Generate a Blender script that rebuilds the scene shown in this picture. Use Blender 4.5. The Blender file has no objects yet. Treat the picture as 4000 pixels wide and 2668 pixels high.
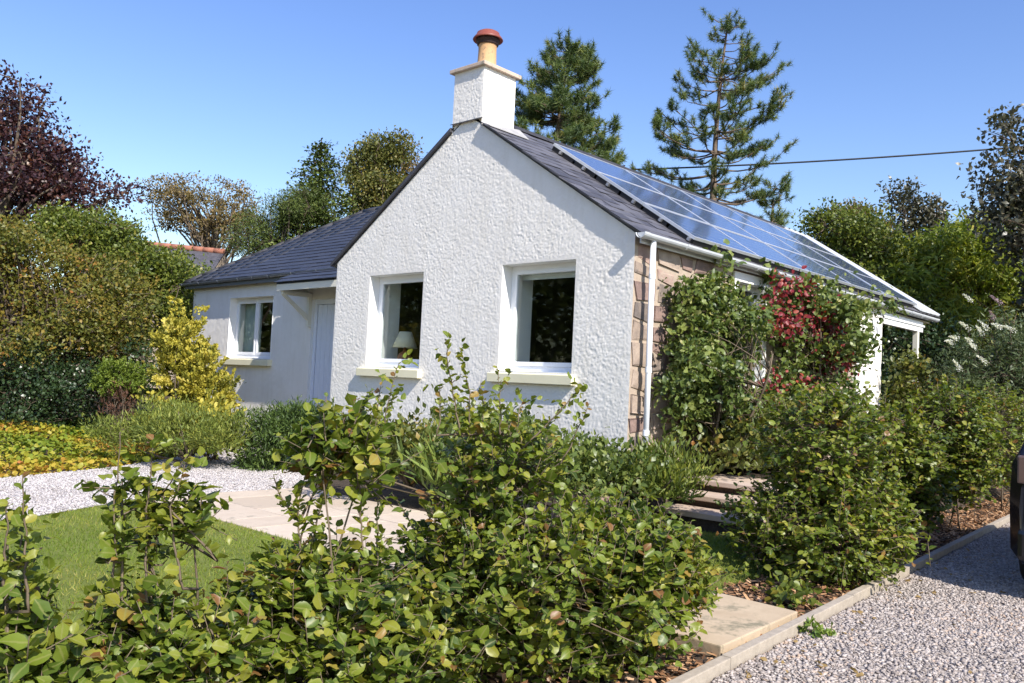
import bpy, bmesh, math, random
import numpy as np
from mathutils import Vector, Matrix

SC = bpy.context.scene
COL = SC.collection
R = math.radians

# ------------------------------------------------------------------ camera
CAM_C = np.array([5.4782, -7.8701, 0.8255])
_y, _p, _r, _f = 0.7474, 0.0495, 0.0470, 1960.62
FW = np.array([-math.sin(_y) * math.cos(_p), math.cos(_y) * math.cos(_p), math.sin(_p)])
_rt = np.array([math.cos(_y), math.sin(_y), 0.0])
_up = np.cross(_rt, FW)
RT = _rt * math.cos(_r) + _up * math.sin(_r)
UP = -_rt * math.sin(_r) + _up * math.cos(_r)
cd = bpy.data.cameras.new("camera")
cam = bpy.data.objects.new("camera", cd)
COL.objects.link(cam)
cd.sensor_width = 36.0
cd.lens = 36.0 * _f / 2351.0
cd.clip_start = 0.05
cd.clip_end = 2000.0
M = Matrix.Identity(4)
for i in range(3):
    M[i][0], M[i][1], M[i][2], M[i][3] = RT[i], UP[i], -FW[i], CAM_C[i]
cam.matrix_world = M
SC.camera = cam

# ------------------------------------------------------------------ sky, sun, exposure
SUN = np.array([4.9, -1.42, 4.4])
SUN = SUN / np.linalg.norm(SUN)
w = bpy.data.worlds.new("World")
SC.world = w
w.use_nodes = True
nt = w.node_tree
sky = nt.nodes.new("ShaderNodeTexSky")
sky.sky_type = 'NISHITA'
sky.sun_disc = False
sky.sun_elevation = math.asin(SUN[2])
sky.sun_rotation = math.atan2(SUN[0], SUN[1])
sky.altitude = 0.0
sky.air_density = 1.3
sky.dust_density = 0.6
sky.ozone_density = 3.0
bg = nt.nodes["Background"]
bg.inputs["Strength"].default_value = 0.143
hs = nt.nodes.new("ShaderNodeHueSaturation")
hs.inputs["Hue"].default_value = 0.519
hs.inputs["Saturation"].default_value = 1.20
nt.links.new(sky.outputs[0], hs.inputs["Color"])
nt.links.new(hs.outputs[0], bg.inputs[0])
ld = bpy.data.lights.new("sun", 'SUN')
ld.energy = 4.9
ld.angle = R(0.53)
ld.color = (1.0, 0.94, 0.86)
sun = bpy.data.objects.new("sun", ld)
COL.objects.link(sun)
sun.rotation_euler = Vector((-SUN[0], -SUN[1], -SUN[2])).to_track_quat('-Z', 'Y').to_euler()
sun.location = (20, -6, 20)
SC.view_settings.view_transform = 'Standard'
SC.view_settings.look = 'None'
SC.view_settings.gamma = 1.0
SC.view_settings.use_curve_mapping = False
SC.view_settings.exposure = 0.57
SC.render.engine = 'CYCLES'
SC.cycles.max_bounces = 7
SC.cycles.transparent_max_bounces = 8
SC.cycles.sample_clamp_indirect = 6.0

# ------------------------------------------------------------------ helpers
rng = np.random.default_rng(7)
random.seed(7)


def ss(a, b, x):
    t = np.clip((np.asarray(x, float) - a) / (b - a), 0, 1)
    return t * t * (3 - 2 * t)


def tag(o, label=None, cat=None, group=None, kind=None):
    if label: o["label"] = label
    if cat: o["category"] = cat
    if group: o["group"] = group
    if kind: o["kind"] = kind
    return o


def thing(name, label, cat, loc=(0, 0, 0), group=None):
    o = bpy.data.objects.new(name, None)
    COL.objects.link(o)
    o.location = loc
    o.empty_display_size = 0.2
    return tag(o, label, cat, group)


def origin(parent):
    p = Vector((0, 0, 0))
    while parent is not None:
        p = p + parent.location
        parent = parent.parent
    return np.array(p)


def link(name, me, mats=None, parent=None):
    o = bpy.data.objects.new(name, me)
    COL.objects.link(o)
    if parent is not None:
        o.parent = parent
    if mats is not None and len(me.materials) == 0:
        for m in (mats if isinstance(mats, (list, tuple)) else [mats]):
            me.materials.append(m)
    return o


def npmesh(name, V, F, rnd=None, smooth=False):
    """V (n,3), F (m,3) or (m,4) or a list of these; rnd per-vertex float"""
    me = bpy.data.meshes.new(name)
    V = np.asarray(V, np.float32)
    Fs = F if isinstance(F, list) else [F]
    Fs = [np.asarray(f, np.int32) for f in Fs if len(f)]
    loops = np.concatenate([f.ravel() for f in Fs])
    tot = np.concatenate([np.full(len(f), f.shape[1], np.int32) for f in Fs])
    st = np.concatenate([[0], np.cumsum(tot)[:-1]]).astype(np.int32)
    me.vertices.add(len(V))
    me.vertices.foreach_set("co", V.ravel())
    me.loops.add(len(loops))
    me.loops.foreach_set("vertex_index", loops)
    me.polygons.add(len(tot))
    me.polygons.foreach_set("loop_start", st)
    me.polygons.foreach_set("loop_total", tot)
    if smooth:
        me.polygons.foreach_set("use_smooth", np.ones(len(tot), bool))
    if rnd is not None:
        a = me.attributes.new("rnd", 'FLOAT', 'POINT')
        a.data.foreach_set("value", np.asarray(rnd, np.float32))
    me.update()
    me.validate()
    return me


class MB:
    """collects shapes in world coordinates and links them as one mesh object"""

    def __init__(self):
        self.V, self.F, self.n = [], [], 0

    def add(self, V, F):
        V = np.asarray(V, float)
        self.V.append(V)
        for f in F:
            self.F.append([i + self.n for i in f])
        self.n += len(V)
        return self

    def box(self, a, b):
        (x0, y0, z0), (x1, y1, z1) = a, b
        V = [(x0, y0, z0), (x1, y0, z0), (x1, y1, z0), (x0, y1, z0), (x0, y0, z1), (x1, y0, z1), (x1, y1, z1), (x0, y1, z1)]
        return self.add(V, [(0, 3, 2, 1), (4, 5, 6, 7), (0, 1, 5, 4), (1, 2, 6, 5), (2, 3, 7, 6), (3, 0, 4, 7)])

    def poly(self, pts):
        return self.add(pts, [list(range(len(pts)))])

    def prism(self, pts, d):
        """polygon pts extruded by vector d"""
        n = len(pts)
        P = np.array(pts, float)
        d = np.array(d, float)
        F = [list(range(n))[::-1], list(range(n, 2 * n))] + [[i, (i + 1) % n, n + (i + 1) % n, n + i] for i in range(n)]
        return self.add(np.vstack([P, P + d]), F)

    def tube(self, pts, rad, seg=8, cap=True, arc=None):
        pts = np.array(pts, float)
        n = len(pts)
        rad = np.broadcast_to(np.asarray(rad, float), (n,))
        V, F = [], []
        t = np.gradient(pts, axis=0)
        t /= np.linalg.norm(t, axis=1)[:, None] + 1e-9
        ref = np.array([0, 0, 1.0]) if abs(t[:, 2]).mean() < .85 else np.array([1.0, 0, 0])
        for i in range(n):
            u = np.cross(t[i], ref); u /= np.linalg.norm(u) + 1e-9
            v = np.cross(u, t[i])
            for k in range(seg):
                a = 2 * math.pi * k / seg
                V.append(pts[i] + rad[i] * (math.cos(a) * u + math.sin(a) * v))
        for i in range(n - 1):
            for k in range(seg):
                k2 = (k + 1) % seg
                F.append([i * seg + k, i * seg + k2, (i + 1) * seg + k2, (i + 1) * seg + k])
        if cap:
            F.append(list(range(seg))[::-1])
            F.append([(n - 1) * seg + k for k in range(seg)])
        return self.add(V, F)

    def lathe(self, prof, c, seg=24, axis=None):
        V, F = [], []
        n = len(prof)
        for (r, z) in prof:
            for k in range(seg):
                a = 2 * math.pi * k / seg
                V.append((c[0] + r * math.cos(a), c[1] + r * math.sin(a), c[2] + z))
        for i in range(n - 1):
            for k in range(seg):
                k2 = (k + 1) % seg
                F.append([i * seg + k, i * seg + k2, (i + 1) * seg + k2, (i + 1) * seg + k])
        F.append(list(range(seg))[::-1]); F.append([(n - 1) * seg + k for k in range(seg)])
        return self.add(V, F)

    def build(self, name, mat, parent=None, smooth=False, bevel=0.0):
        off = origin(parent)
        V = np.vstack(self.V) - off
        me = bpy.data.meshes.new(name)
        me.from_pydata(V.tolist(), [], self.F)
        if bevel > 0:
            bm = bmesh.new(); bm.from_mesh(me)
            bmesh.ops.bevel(bm, geom=bm.edges[:], offset=bevel, segments=2, affect='EDGES', profile=.6)
            bm.to_mesh(me); bm.free()
        if smooth:
            me.polygons.foreach_set("use_smooth", np.ones(len(me.polygons), bool))
        me.update()
        return link(name, me, mat, parent)


# ---------------- numpy noise
_perm = np.random.default_rng(3).random((64, 64))
_perm3 = np.random.default_rng(4).random((32, 32, 32))


def vnoise(x, y):
    xi, yi = np.floor(x).astype(int), np.floor(y).astype(int)
    fx, fy = x - xi, y - yi
    fx = fx * fx * (3 - 2 * fx); fy = fy * fy * (3 - 2 * fy)
    g = lambda a, b: _perm[a % 64, b % 64]
    return (g(xi, yi) * (1 - fx) + g(xi + 1, yi) * fx) * (1 - fy) + (g(xi, yi + 1) * (1 - fx) + g(xi + 1, yi + 1) * fx) * fy


def norm(a):
    return a / (np.linalg.norm(a, axis=-1, keepdims=True) + 1e-9)


def proj(P):
    d = np.asarray(P, float) - CAM_C
    z = d @ FW
    return 512 + _f * (1024 / 2351) * (d @ RT) / z, 341.5 - _f * (1024 / 2351) * (d @ UP) / z, z


# ------------------------------------------------------------------ materials
def newmat(name):
    m = bpy.data.materials.new(name)
    m.use_nodes = True
    return m, m.node_tree, m.node_tree.nodes["Principled BSDF"]


def ramp(nt, fac, stops):
    r = nt.nodes.new("ShaderNodeValToRGB")
    e = r.color_ramp.elements
    while len(e) < len(stops): e.new(0.5)
    for k, (p, c) in enumerate(stops):
        e[k].position = p; e[k].color = (*c, 1)
    nt.links.new(fac, r.inputs[0])
    return r.outputs[0]


def noise(nt, scale, detail=4, rough=.6, coord="Object", dist=0.0):
    tc = nt.nodes.new("ShaderNodeTexCoord")
    n = nt.nodes.new("ShaderNodeTexNoise")
    n.inputs["Scale"].default_value = scale
    n.inputs["Detail"].default_value = detail
    n.inputs["Roughness"].default_value = rough
    n.inputs["Distortion"].default_value = dist
    nt.links.new(tc.outputs[coord], n.inputs["Vector"])
    return n.outputs["Fac"]


def bump(nt, b, h, strength=.4, dist=.01):
    n = nt.nodes.new("ShaderNodeBump")
    n.inputs["Strength"].default_value = strength
    n.inputs["Distance"].default_value = dist
    nt.links.new(h, n.inputs["Height"])
    nt.links.new(n.outputs[0], b.inputs["Normal"])


def math2(nt, op, a, b_):
    n = nt.nodes.new("ShaderNodeMath"); n.operation = op
    for k, v in enumerate((a, b_)):
        if isinstance(v, (int, float)): n.inputs[k].default_value = v
        else: nt.links.new(v, n.inputs[k])
    return n.outputs[0]


def mottled(name, c0, c1, scale=6, rough=.8, bs=.3, bscale=40, bd=.004, detail=5, spec=.3, objvar=0.0, wear=None):
    m, nt, b = newmat(name)
    f = noise(nt, scale, detail, .65)
    if objvar:
        oi = nt.nodes.new("ShaderNodeObjectInfo")
        o = math2(nt, 'MULTIPLY', math2(nt, 'SUBTRACT', oi.outputs["Random"], .5), objvar)
        f = math2(nt, 'ADD', f, o)
    st = [(.28, c0), (.72, c1)] if not isinstance(c0, list) else c0
    col = ramp(nt, f, st)
    if wear:
        f2 = noise(nt, wear[1], 5, .7)
        mx = nt.nodes.new("ShaderNodeMix"); mx.data_type = 'RGBA'
        fr = ramp(nt, f2, [(wear[2], (0, 0, 0)), (min(1, wear[2] + .12), (1, 1, 1))])
        nt.links.new(fr, mx.inputs[0]); nt.links.new(col, mx.inputs[6]); mx.inputs[7].default_value = (*wear[0], 1)
        col = mx.outputs[2]
    nt.links.new(col, b.inputs["Base Color"])
    b.inputs["Roughness"].default_value = rough
    b.inputs["Specular IOR Level"].default_value = spec
    if bs: bump(nt, b, noise(nt, bscale, 4, .6), bs, bd)
    return m


def leafmat(name, stops, rough=.45, trans=.3, spec=.4, clump=.0, clump_scale=1.2, tcol=(1.25, 1.25, .55), rib=False):
    """leaf colours picked by a per-leaf number 'rnd' (mesh attribute, or property of a leaf object)"""
    m, nt, b = newmat(name)
    a1 = nt.nodes.new("ShaderNodeAttribute"); a1.attribute_name = "rnd"; a1.attribute_type = 'GEOMETRY'
    a2 = nt.nodes.new("ShaderNodeAttribute"); a2.attribute_name = "rnd"; a2.attribute_type = 'OBJECT'
    f = math2(nt, 'ADD', a1.outputs["Fac"], a2.outputs["Fac"])
    if clump:
        g = nt.nodes.new("ShaderNodeNewGeometry")
        n = nt.nodes.new("ShaderNodeTexNoise"); n.inputs["Scale"].default_value = clump_scale; n.inputs["Detail"].default_value = 2
        nt.links.new(g.outputs["Position"], n.inputs["Vector"])
        f = math2(nt, 'ADD', f, math2(nt, 'MULTIPLY', math2(nt, 'SUBTRACT', n.outputs["Fac"], .5), clump))
    col = ramp(nt, f, [(q, tuple(min(.75, v * 1.32) for v in c)) for q, c in stops])
    if rib:     # paler midrib: 'side' runs from 0 on the rib to 1 at the leaf edge
        a3 = nt.nodes.new("ShaderNodeAttribute"); a3.attribute_name = "side"
        m3 = nt.nodes.new("ShaderNodeMix"); m3.data_type = 'RGBA'
        nt.links.new(ramp(nt, a3.outputs["Fac"], [(.06, (.5, .5, .5)), (.20, (0, 0, 0))]), m3.inputs[0])
        nt.links.new(col, m3.inputs[6]); m3.inputs[7].default_value = (.30, .30, .10, 1)
        col = m3.outputs[2]
    nt.links.new(col, b.inputs["Base Color"])
    b.inputs["Roughness"].default_value = rough
    b.inputs["Specular IOR Level"].default_value = spec
    tr = nt.nodes.new("ShaderNodeBsdfTranslucent")
    mx = nt.nodes.new("ShaderNodeMix"); mx.data_type = 'RGBA'; mx.blend_type = 'MULTIPLY'
    mx.inputs[0].default_value = 1.0
    nt.links.new(col, mx.inputs[6]); mx.inputs[7].default_value = (*tcol, 1)
    nt.links.new(mx.outputs[2], tr.inputs["Color"])
    ms = nt.nodes.new("ShaderNodeMixShader"); ms.inputs[0].default_value = trans
    out = nt.nodes["Material Output"]
    nt.links.new(b.outputs[0], ms.inputs[1]); nt.links.new(tr.outputs[0], ms.inputs[2])
    nt.links.new(ms.outputs[0], out.inputs["Surface"])
    return m


def flat(name, c, rough=.5, spec=.5, metal=0.0, var=.06):
    m, nt, b = newmat(name)
    f = noise(nt, 9, 4, .6)
    col = ramp(nt, f, [(.3, tuple(x * (1 - var) for x in c)), (.7, tuple(min(1, x * (1 + var)) for x in c))])
    nt.links.new(col, b.inputs["Base Color"])
    b.inputs["Roughness"].default_value = rough
    b.inputs["Specular IOR Level"].default_value = spec
    b.inputs["Metallic"].default_value = metal
    return m


def glassmat(name, tint=(.93, .96, .95)):
    m, nt, b = newmat(name)
    nt.nodes.remove(b)
    t = nt.nodes.new("ShaderNodeBsdfTransparent"); t.inputs[0].default_value = (*tint, 1)
    g = nt.nodes.new("ShaderNodeBsdfGlossy"); g.inputs["Roughness"].default_value = .02
    lw = nt.nodes.new("ShaderNodeLayerWeight"); lw.inputs[0].default_value = .5
    pw = math2(nt, 'POWER', lw.outputs["Facing"], 5.0)
    fr = math2(nt, 'ADD', math2(nt, 'MULTIPLY', pw, .9), .028)
    ms = nt.nodes.new("ShaderNodeMixShader")
    nt.links.new(fr, ms.inputs[0]); nt.links.new(t.outputs[0], ms.inputs[1]); nt.links.new(g.outputs[0], ms.inputs[2])
    nt.links.new(ms.outputs[0], nt.nodes["Material Output"].inputs["Surface"])
    return m


MAT = {}
MAT['harl'] = mottled('white_harling', (.79, .75, .685), (.845, .81, .75), 2.2, .92, .35, 80, .004, wear=((.66, .63, .57), .9, .62))
def streaks(m, dark=.86):
    nt = m.node_tree; b = nt.nodes["Principled BSDF"]
    src = b.inputs["Base Color"].links[0].from_socket
    tc = nt.nodes.new("ShaderNodeTexCoord"); mp = nt.nodes.new("ShaderNodeMapping"); mp.inputs["Scale"].default_value = (5.5, 5.5, .7)
    nt.links.new(tc.outputs["Object"], mp.inputs["Vector"])
    n = nt.nodes.new("ShaderNodeTexNoise"); n.inputs["Scale"].default_value = 1.6; n.inputs["Detail"].default_value = 6; n.inputs["Roughness"].default_value = .7
    nt.links.new(mp.outputs[0], n.inputs["Vector"])
    mx = nt.nodes.new("ShaderNodeMix"); mx.data_type = 'RGBA'; mx.blend_type = 'MULTIPLY'; mx.inputs[0].default_value = 1.0
    nt.links.new(src, mx.inputs[6]); nt.links.new(ramp(nt, n.outputs["Fac"], [(.48, (1, 1, 1)), (.72, (dark, dark * .99, dark * .965))]), mx.inputs[7])
    nt.links.new(mx.outputs[2], b.inputs["Base Color"])


streaks(MAT['harl'], .94)
MAT['render'] = mottled('white_smooth_render', (.74, .715, .67), (.80, .78, .74), 2, .85, .25, 60, .003)
MAT['reveal'] = mottled('white_reveal_paint', (.80, .80, .78), (.84, .84, .82), 3, .6, .1, 30, .002)
MAT['cream'] = mottled('cream_sill_paint', (.74, .69, .48), (.80, .75, .54), 4, .6, .1, 30, .002)
MAT['creamwood'] = mottled('cream_wood_paint', (.72, .69, .58), (.78, .75, .64), 4, .55, .08, 30, .002)
MAT['upvc'] = flat('white_frame_plastic', (.82, .83, .84), .3, .5, var=.02)
MAT['doorwhite'] = flat('white_door_paint', (.72, .75, .82), .4, .5, var=.03)
MAT['glass'] = glassmat('window_glass')
MAT['slate'] = mottled('roof_slate', (.058, .057, .066), (.118, .115, .128), 5, .55, .3, 30, .004, objvar=.55, spec=.4, wear=((.16, .15, .13), 3.5, .66))
MAT['tile'] = mottled('dark_roof_tile', (.030, .032, .042), (.046, .049, .062), 5, .5, .2, 30, .003, objvar=.3, spec=.4)
MAT['ridgetile'] = mottled('ridge_tile', (.03, .03, .034), (.06, .058, .06), 5, .6, .3, 30, .004)
MAT['mortar'] = mottled('verge_mortar', (.10, .10, .10), (.2, .19, .18), 12, .9, .4, 40, .006)
MAT['lead'] = mottled('lead_flashing', (.05, .052, .058), (.10, .10, .11), 6, .5, .2, 30, .003)
MAT['leadlight'] = mottled('pale_lead_flashing', (.28, .275, .27), (.42, .41, .40), 6, .6, .2, 30, .003)
MAT['sandstone'] = mottled('sandstone_cope', (.48, .37, .285), (.60, .48, .38), 8, .85, .5, 40, .006, wear=((.30, .27, .20), 9, .56))
MAT['terracotta'] = mottled('buff_terracotta', (.50, .29, .14), (.62, .39, .20), 7, .75, .3, 50, .003, wear=((.24, .16, .10), 7, .55))
MAT['cowl'] = mottled('red_brown_cowl', (.20, .055, .04), (.27, .08, .055), 6, .45, .1, 30, .002)
MAT['cowldark'] = flat('dark_cowl_louvre', (.035, .018, .018), .6)
MAT['gutter'] = mottled('pale_grey_gutter', (.50, .52, .54), (.62, .64, .65), 5, .45, .1, 30, .002)
MAT['pipe'] = mottled('white_downpipe', (.72, .74, .77), (.80, .82, .84), 5, .4, .1, 30, .002)
MAT['dkgutter'] = mottled('dark_grey_gutter', (.11, .125, .15), (.17, .185, .21), 5, .35, .1, 30, .002)
MAT['stone'] = mottled('rubble_stone', [(.08, (.16, .135, .12)), (.32, (.32, .25, .20)), (.5, (.40, .32, .255)), (.7, (.35, .24, .20)), (.92, (.22, .155, .135))], None, 4, .9, .6, 22, .015, objvar=1.0)
MAT['stonemortar'] = mottled('lime_mortar', (.34, .27, .21), (.47, .385, .30), 10, .95, .6, 50, .008)
MAT['panelframe'] = flat('silver_panel_frame', (.66, .68, .70), .4, .5, .5)
MAT['rail'] = flat('aluminium_rail', (.5, .5, .5), .4, .5, .8)
MAT['black'] = flat('plain_black', (.012, .012, .013), .6)  # plain black; also paints the gap shadow under the solar array
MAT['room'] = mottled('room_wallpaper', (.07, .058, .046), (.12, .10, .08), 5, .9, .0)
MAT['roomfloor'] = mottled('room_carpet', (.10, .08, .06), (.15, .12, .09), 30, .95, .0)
MAT['blind'] = flat('white_blind', (.7, .7, .7), .7)
MAT['lampshade'] = mottled('cream_lampshade', (.62, .57, .42), (.68, .63, .47), 20, .8, .1, 80, .002)
MAT['lampbase'] = mottled('russet_lamp_base', (.28, .10, .05), (.36, .15, .07), 12, .35, .0)
MAT['curtain'] = mottled('pale_green_curtain', (.36, .42, .38), (.48, .53, .48), 5, .9, .2, 30, .004)
MAT['picture'] = mottled('dark_picture', (.03, .025, .02), (.10, .08, .06), 8, .6, .0)
MAT['wood'] = mottled('weathered_board', (.31, .265, .21), (.44, .38, .305), 14, .85, .5, 40, .005)
MAT['porchshade'] = mottled('porch_shade_colour', (.018, .014, .012), (.04, .032, .026), 6, .7, .3, 30, .004)  # near-black colour stands in for the shade inside the porch
MAT['slab'] = mottled('sandstone_slab', (.38, .29, .19), (.50, .395, .27), 3, .9, .4, 30, .006, objvar=.35, wear=((.24, .21, .14), 4, .55))
MAT['paver'] = mottled('cream_paver', (.47, .385, .295), (.58, .485, .38), 4, .9, .4, 30, .005, objvar=.45, wear=((.30, .265, .20), 4, .57))
MAT['step'] = mottled('pinkish_step_slab', (.44, .34, .26), (.56, .45, .36), 5, .9, .4, 30, .005, objvar=.3)
MAT['soil'] = mottled('dark_soil', (.035, .026, .018), (.085, .063, .045), 8, .95, .8, 25, .03)
MAT['gravelbase'] = mottled('gravel_bed', (.26, .225, .20), (.38, .338, .306), 30, .95, .8, 40, .02)
MAT['palebase'] = mottled('pale_gravel_bed', (.38, .35, .335), (.52, .48, .46), 26, .95, .6, 45, .012)
MAT['lawnbase'] = mottled('lawn_turf', (.10, .13, .022), (.17, .19, .04), 2.5, .95, .4, 60, .01)
MAT['bark'] = mottled('grey_brown_bark', (.07, .05, .035), (.16, .125, .09), 8, .9, .6, 18, .02)
MAT['palebark'] = mottled('pale_stem_bark', (.10, .075, .05), (.20, .155, .105), 10, .85, .4, 30, .006)
MAT['pinebark'] = mottled('pine_bark', (.10, .07, .05), (.24, .18, .13), 6, .9, .6, 14, .03)
MAT['pcar'] = flat('dark_car_paint', (.008, .009, .014), .18, .6, var=.02)
MAT['rubber'] = flat('black_rubber', (.012, .012, .012), .75)
MAT['carglass'] = flat('dark_car_glass', (.012, .014, .017), .04, .6, var=.02)
MAT['chrome'] = flat('chrome_trim', (.55, .55, .56), .18, .5, 1.0)
MAT['brownlens'] = flat('hedge_reflection_lens', (.13, .085, .07), .12, .6)  # brown-grey of a hedge reflection put into the lens colour
MAT['hill'] = mottled('far_field', (.04, .055, .02), (.07, .085, .03), .5, .95, .3, 4, .1)


def stone_rnd(name, stops, rough=.85):
    m, nt, b = newmat(name)
    a1 = nt.nodes.new("ShaderNodeAttribute"); a1.attribute_name = "rnd"
    f = math2(nt, 'ADD', a1.outputs["Fac"], math2(nt, 'MULTIPLY', math2(nt, 'SUBTRACT', noise(nt, 1.1, 4, .65), .5), .9))
    nt.links.new(ramp(nt, f, stops), b.inputs["Base Color"])
    b.inputs["Roughness"].default_value = rough
    b.inputs["Specular IOR Level"].default_value = .3
    return m


MAT['gravel'] = stone_rnd('grey_pink_gravel', [(0, (.23, .195, .172)), (.3, (.325, .282, .252)), (.6, (.40, .352, .316)), (.85, (.48, .43, .392)), (1, (.43, .32, .24))])
MAT['palegravel'] = stone_rnd('pale_gravel', [(0, (.34, .31, .295)), (.4, (.45, .415, .40)), (.8, (.52, .485, .47)), (1, (.57, .54, .51))])
MAT['mulch'] = stone_rnd('bark_mulch', [(0, (.08, .04, .02)), (.35, (.25, .125, .06)), (.7, (.42, .24, .12)), (1, (.56, .38, .24))])

# solar cells: flat printed grid of cells on a dark blue sheet
def cellmat():
    m, nt, b = newmat('solar_cells')
    tc = nt.nodes.new("ShaderNodeTexCoord")
    sp = nt.nodes.new("ShaderNodeSeparateXYZ"); nt.links.new(tc.outputs["UV"], sp.inputs[0])
    def grid(o, n, wd):
        f = math2(nt, 'FRACT', math2(nt, 'MULTIPLY', o, n), 0)
        a = math2(nt, 'LESS_THAN', f, wd)
        return a
    g1 = grid(sp.outputs[0], 10, .045); g2 = grid(sp.outputs[1], 6, .045)
    g = math2(nt, 'MAXIMUM', g1, g2)
    fl = noise(nt, 30, 3, .7)
    col = ramp(nt, fl, [(.3, (.024, .042, .10)), (.7, (.06, .09, .19))])
    mx = nt.nodes.new("ShaderNodeMix"); mx.data_type = 'RGBA'
    nt.links.new(g, mx.inputs[0]); nt.links.new(col, mx.inputs[6]); mx.inputs[7].default_value = (.55, .60, .66, 1)
    nt.links.new(mx.outputs[2], b.inputs["Base Color"])
    b.inputs["Roughness"].default_value = .22
    b.inputs["Specular IOR Level"].default_value = .5
    b.inputs["Coat Weight"].default_value = .8
    b.inputs["Coat Roughness"].default_value = .06
    return m


MAT['cells'] = cellmat()

G = lambda *a: a
MAT['beech'] = leafmat('beech_leaf', [(0, (.031, .054, .010)), (.28, (.070, .108, .014)), (.55, (.128, .166, .018)), (.78, (.195, .205, .026)), (.90, (.25, .23, .035)), (.96, (.22, .13, .03)), (1, (.14, .06, .025))], .40, .36, .42, rib=True)
MAT['copper'] = leafmat('copper_beech_leaf', [(0, (.022, .012, .016)), (.5, (.045, .020, .022)), (.8, (.085, .035, .024)), (1, (.13, .065, .03))], .4, .25, .45, .5, .8, (1.4, .8, .6))
MAT['golden'] = leafmat('bronze_green_leaf', [(0, (.05, .068, .014)), (.35, (.105, .112, .019)), (.65, (.17, .14, .024)), (.88, (.23, .15, .03)), (1, (.27, .115, .032))], .5, .3, .35, .8, .9)
MAT['rhodo'] = leafmat('dark_evergreen_leaf', [(0, (.012, .026, .010)), (.6, (.028, .05, .016)), (1, (.06, .085, .025))], .35, .12, .5)
MAT['green'] = leafmat('mid_green_leaf', [(0, (.04, .06, .012)), (.5, (.10, .13, .02)), (.85, (.18, .195, .03)), (1, (.25, .21, .04))], .45, .3, .4, .4, .8)
MAT['brownleaf'] = leafmat('brown_autumn_leaf', [(0, (.085, .075, .03)), (.5, (.16, .12, .045)), (1, (.23, .155, .06))], .6, .25, .3, .5, .4)
MAT['oakleaf'] = leafmat('olive_oak_leaf', [(0, (.05, .065, .016)), (.5, (.11, .115, .026)), (1, (.20, .155, .04))], .5, .25, .35, .5, .4)
MAT['conifer'] = leafmat('conifer_needle', [(0, (.028, .046, .012)), (.6, (.07, .098, .018)), (1, (.13, .145, .028))], .55, .12, .35, .5, .6)
MAT['pineneedle'] = leafmat('pine_needle', [(0, (.04, .068, .024)), (.5, (.085, .125, .032)), (.85, (.155, .175, .038)), (1, (.22, .19, .045))], .5, .15, .4, .3, .5)
MAT['yellow'] = leafmat('golden_conifer_spray', [(0, (.07, .085, .014)), (.30, (.21, .20, .03)), (.68, (.40, .345, .05)), (1, (.52, .45, .12))], .55, .3, .3)
MAT['lime'] = leafmat('bright_green_conifer_spray', [(0, (.06, .09, .012)), (.5, (.115, .16, .02)), (1, (.18, .22, .035))], .55, .25, .3)
MAT['fine'] = leafmat('fine_green_spray', [(0, (.06, .085, .018)), (.5, (.14, .17, .03)), (1, (.25, .25, .05))], .55, .25, .3, .3, 2)
MAT['juniper'] = leafmat('juniper_needle', [(0, (.022, .042, .010)), (.6, (.055, .090, .018)), (1, (.11, .15, .03))], .55, .15, .35, .3, 3)
MAT['redstem'] = leafmat('reddish_twig_leaf', [(0, (.045, .025, .018)), (1, (.13, .06, .035))], .6, .2, .3)
MAT['bamboo'] = leafmat('bamboo_leaf', [(0, (.07, .11, .018)), (.5, (.17, .21, .028)), (.85, (.28, .28, .045)), (1, (.38, .32, .08))], .45, .42, .35, .6, .5)
MAT['darkleaf'] = leafmat('dark_purple_green_leaf', [(0, (.03, .038, .022)), (.6, (.075, .07, .042)), (1, (.15, .115, .075))], .4, .2, .5, .4, .7)
MAT['budd'] = leafmat('grey_green_leaf', [(0, (.035, .055, .024)), (.6, (.075, .10, .04)), (1, (.14, .16, .065))], .5, .25, .35)
MAT['petal'] = leafmat('white_floret', [(0, (.62, .60, .50)), (1, (.80, .79, .72))], .6, .25, .3)
MAT['lilac'] = leafmat('faded_lilac_floret', [(0, (.20, .14, .17)), (1, (.36, .27, .30))], .6, .25, .3)
MAT['climb'] = leafmat('climber_leaf', [(0, (.035, .06, .016)), (.5, (.095, .13, .028)), (.85, (.19, .215, .055)), (1, (.30, .28, .10))], .42, .28, .45, .3, 2)
MAT['red'] = leafmat('crimson_creeper_leaf', [(0, (.075, .008, .012)), (.6, (.165, .014, .022)), (1, (.28, .06, .035))], .45, .3, .4, tcol=(1.3, .6, .5))
MAT['bronzemix'] = leafmat('olive_shrub_leaf', [(0, (.04, .055, .014)), (.5, (.10, .115, .022)), (.8, (.18, .16, .033)), (1, (.26, .12, .035))], .42, .28, .45, .3, 2)
MAT['iris'] = leafmat('strap_leaf', [(0, (.06, .10, .02)), (1, (.17, .22, .05))], .4, .3, .4)
MAT['cover'] = leafmat('yellow_groundcover_leaf', [(0, (.06, .12, .015)), (.35, (.17, .21, .022)), (.65, (.33, .27, .03)), (.85, (.36, .20, .035)), (1, (.34, .12, .04))], .5, .3, .35, .7, .9)
MAT['grass'] = leafmat('grass_blade', [(0, (.085, .135, .014)), (.5, (.14, .185, .022)), (.8, (.20, .21, .04)), (1, (.30, .26, .08))], .55, .3, .3, 1.5, .9)
MAT['weed'] = leafmat('fresh_weed_leaf', [(0, (.08, .13, .02)), (1, (.17, .22, .04))], .45, .3, .4)

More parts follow.
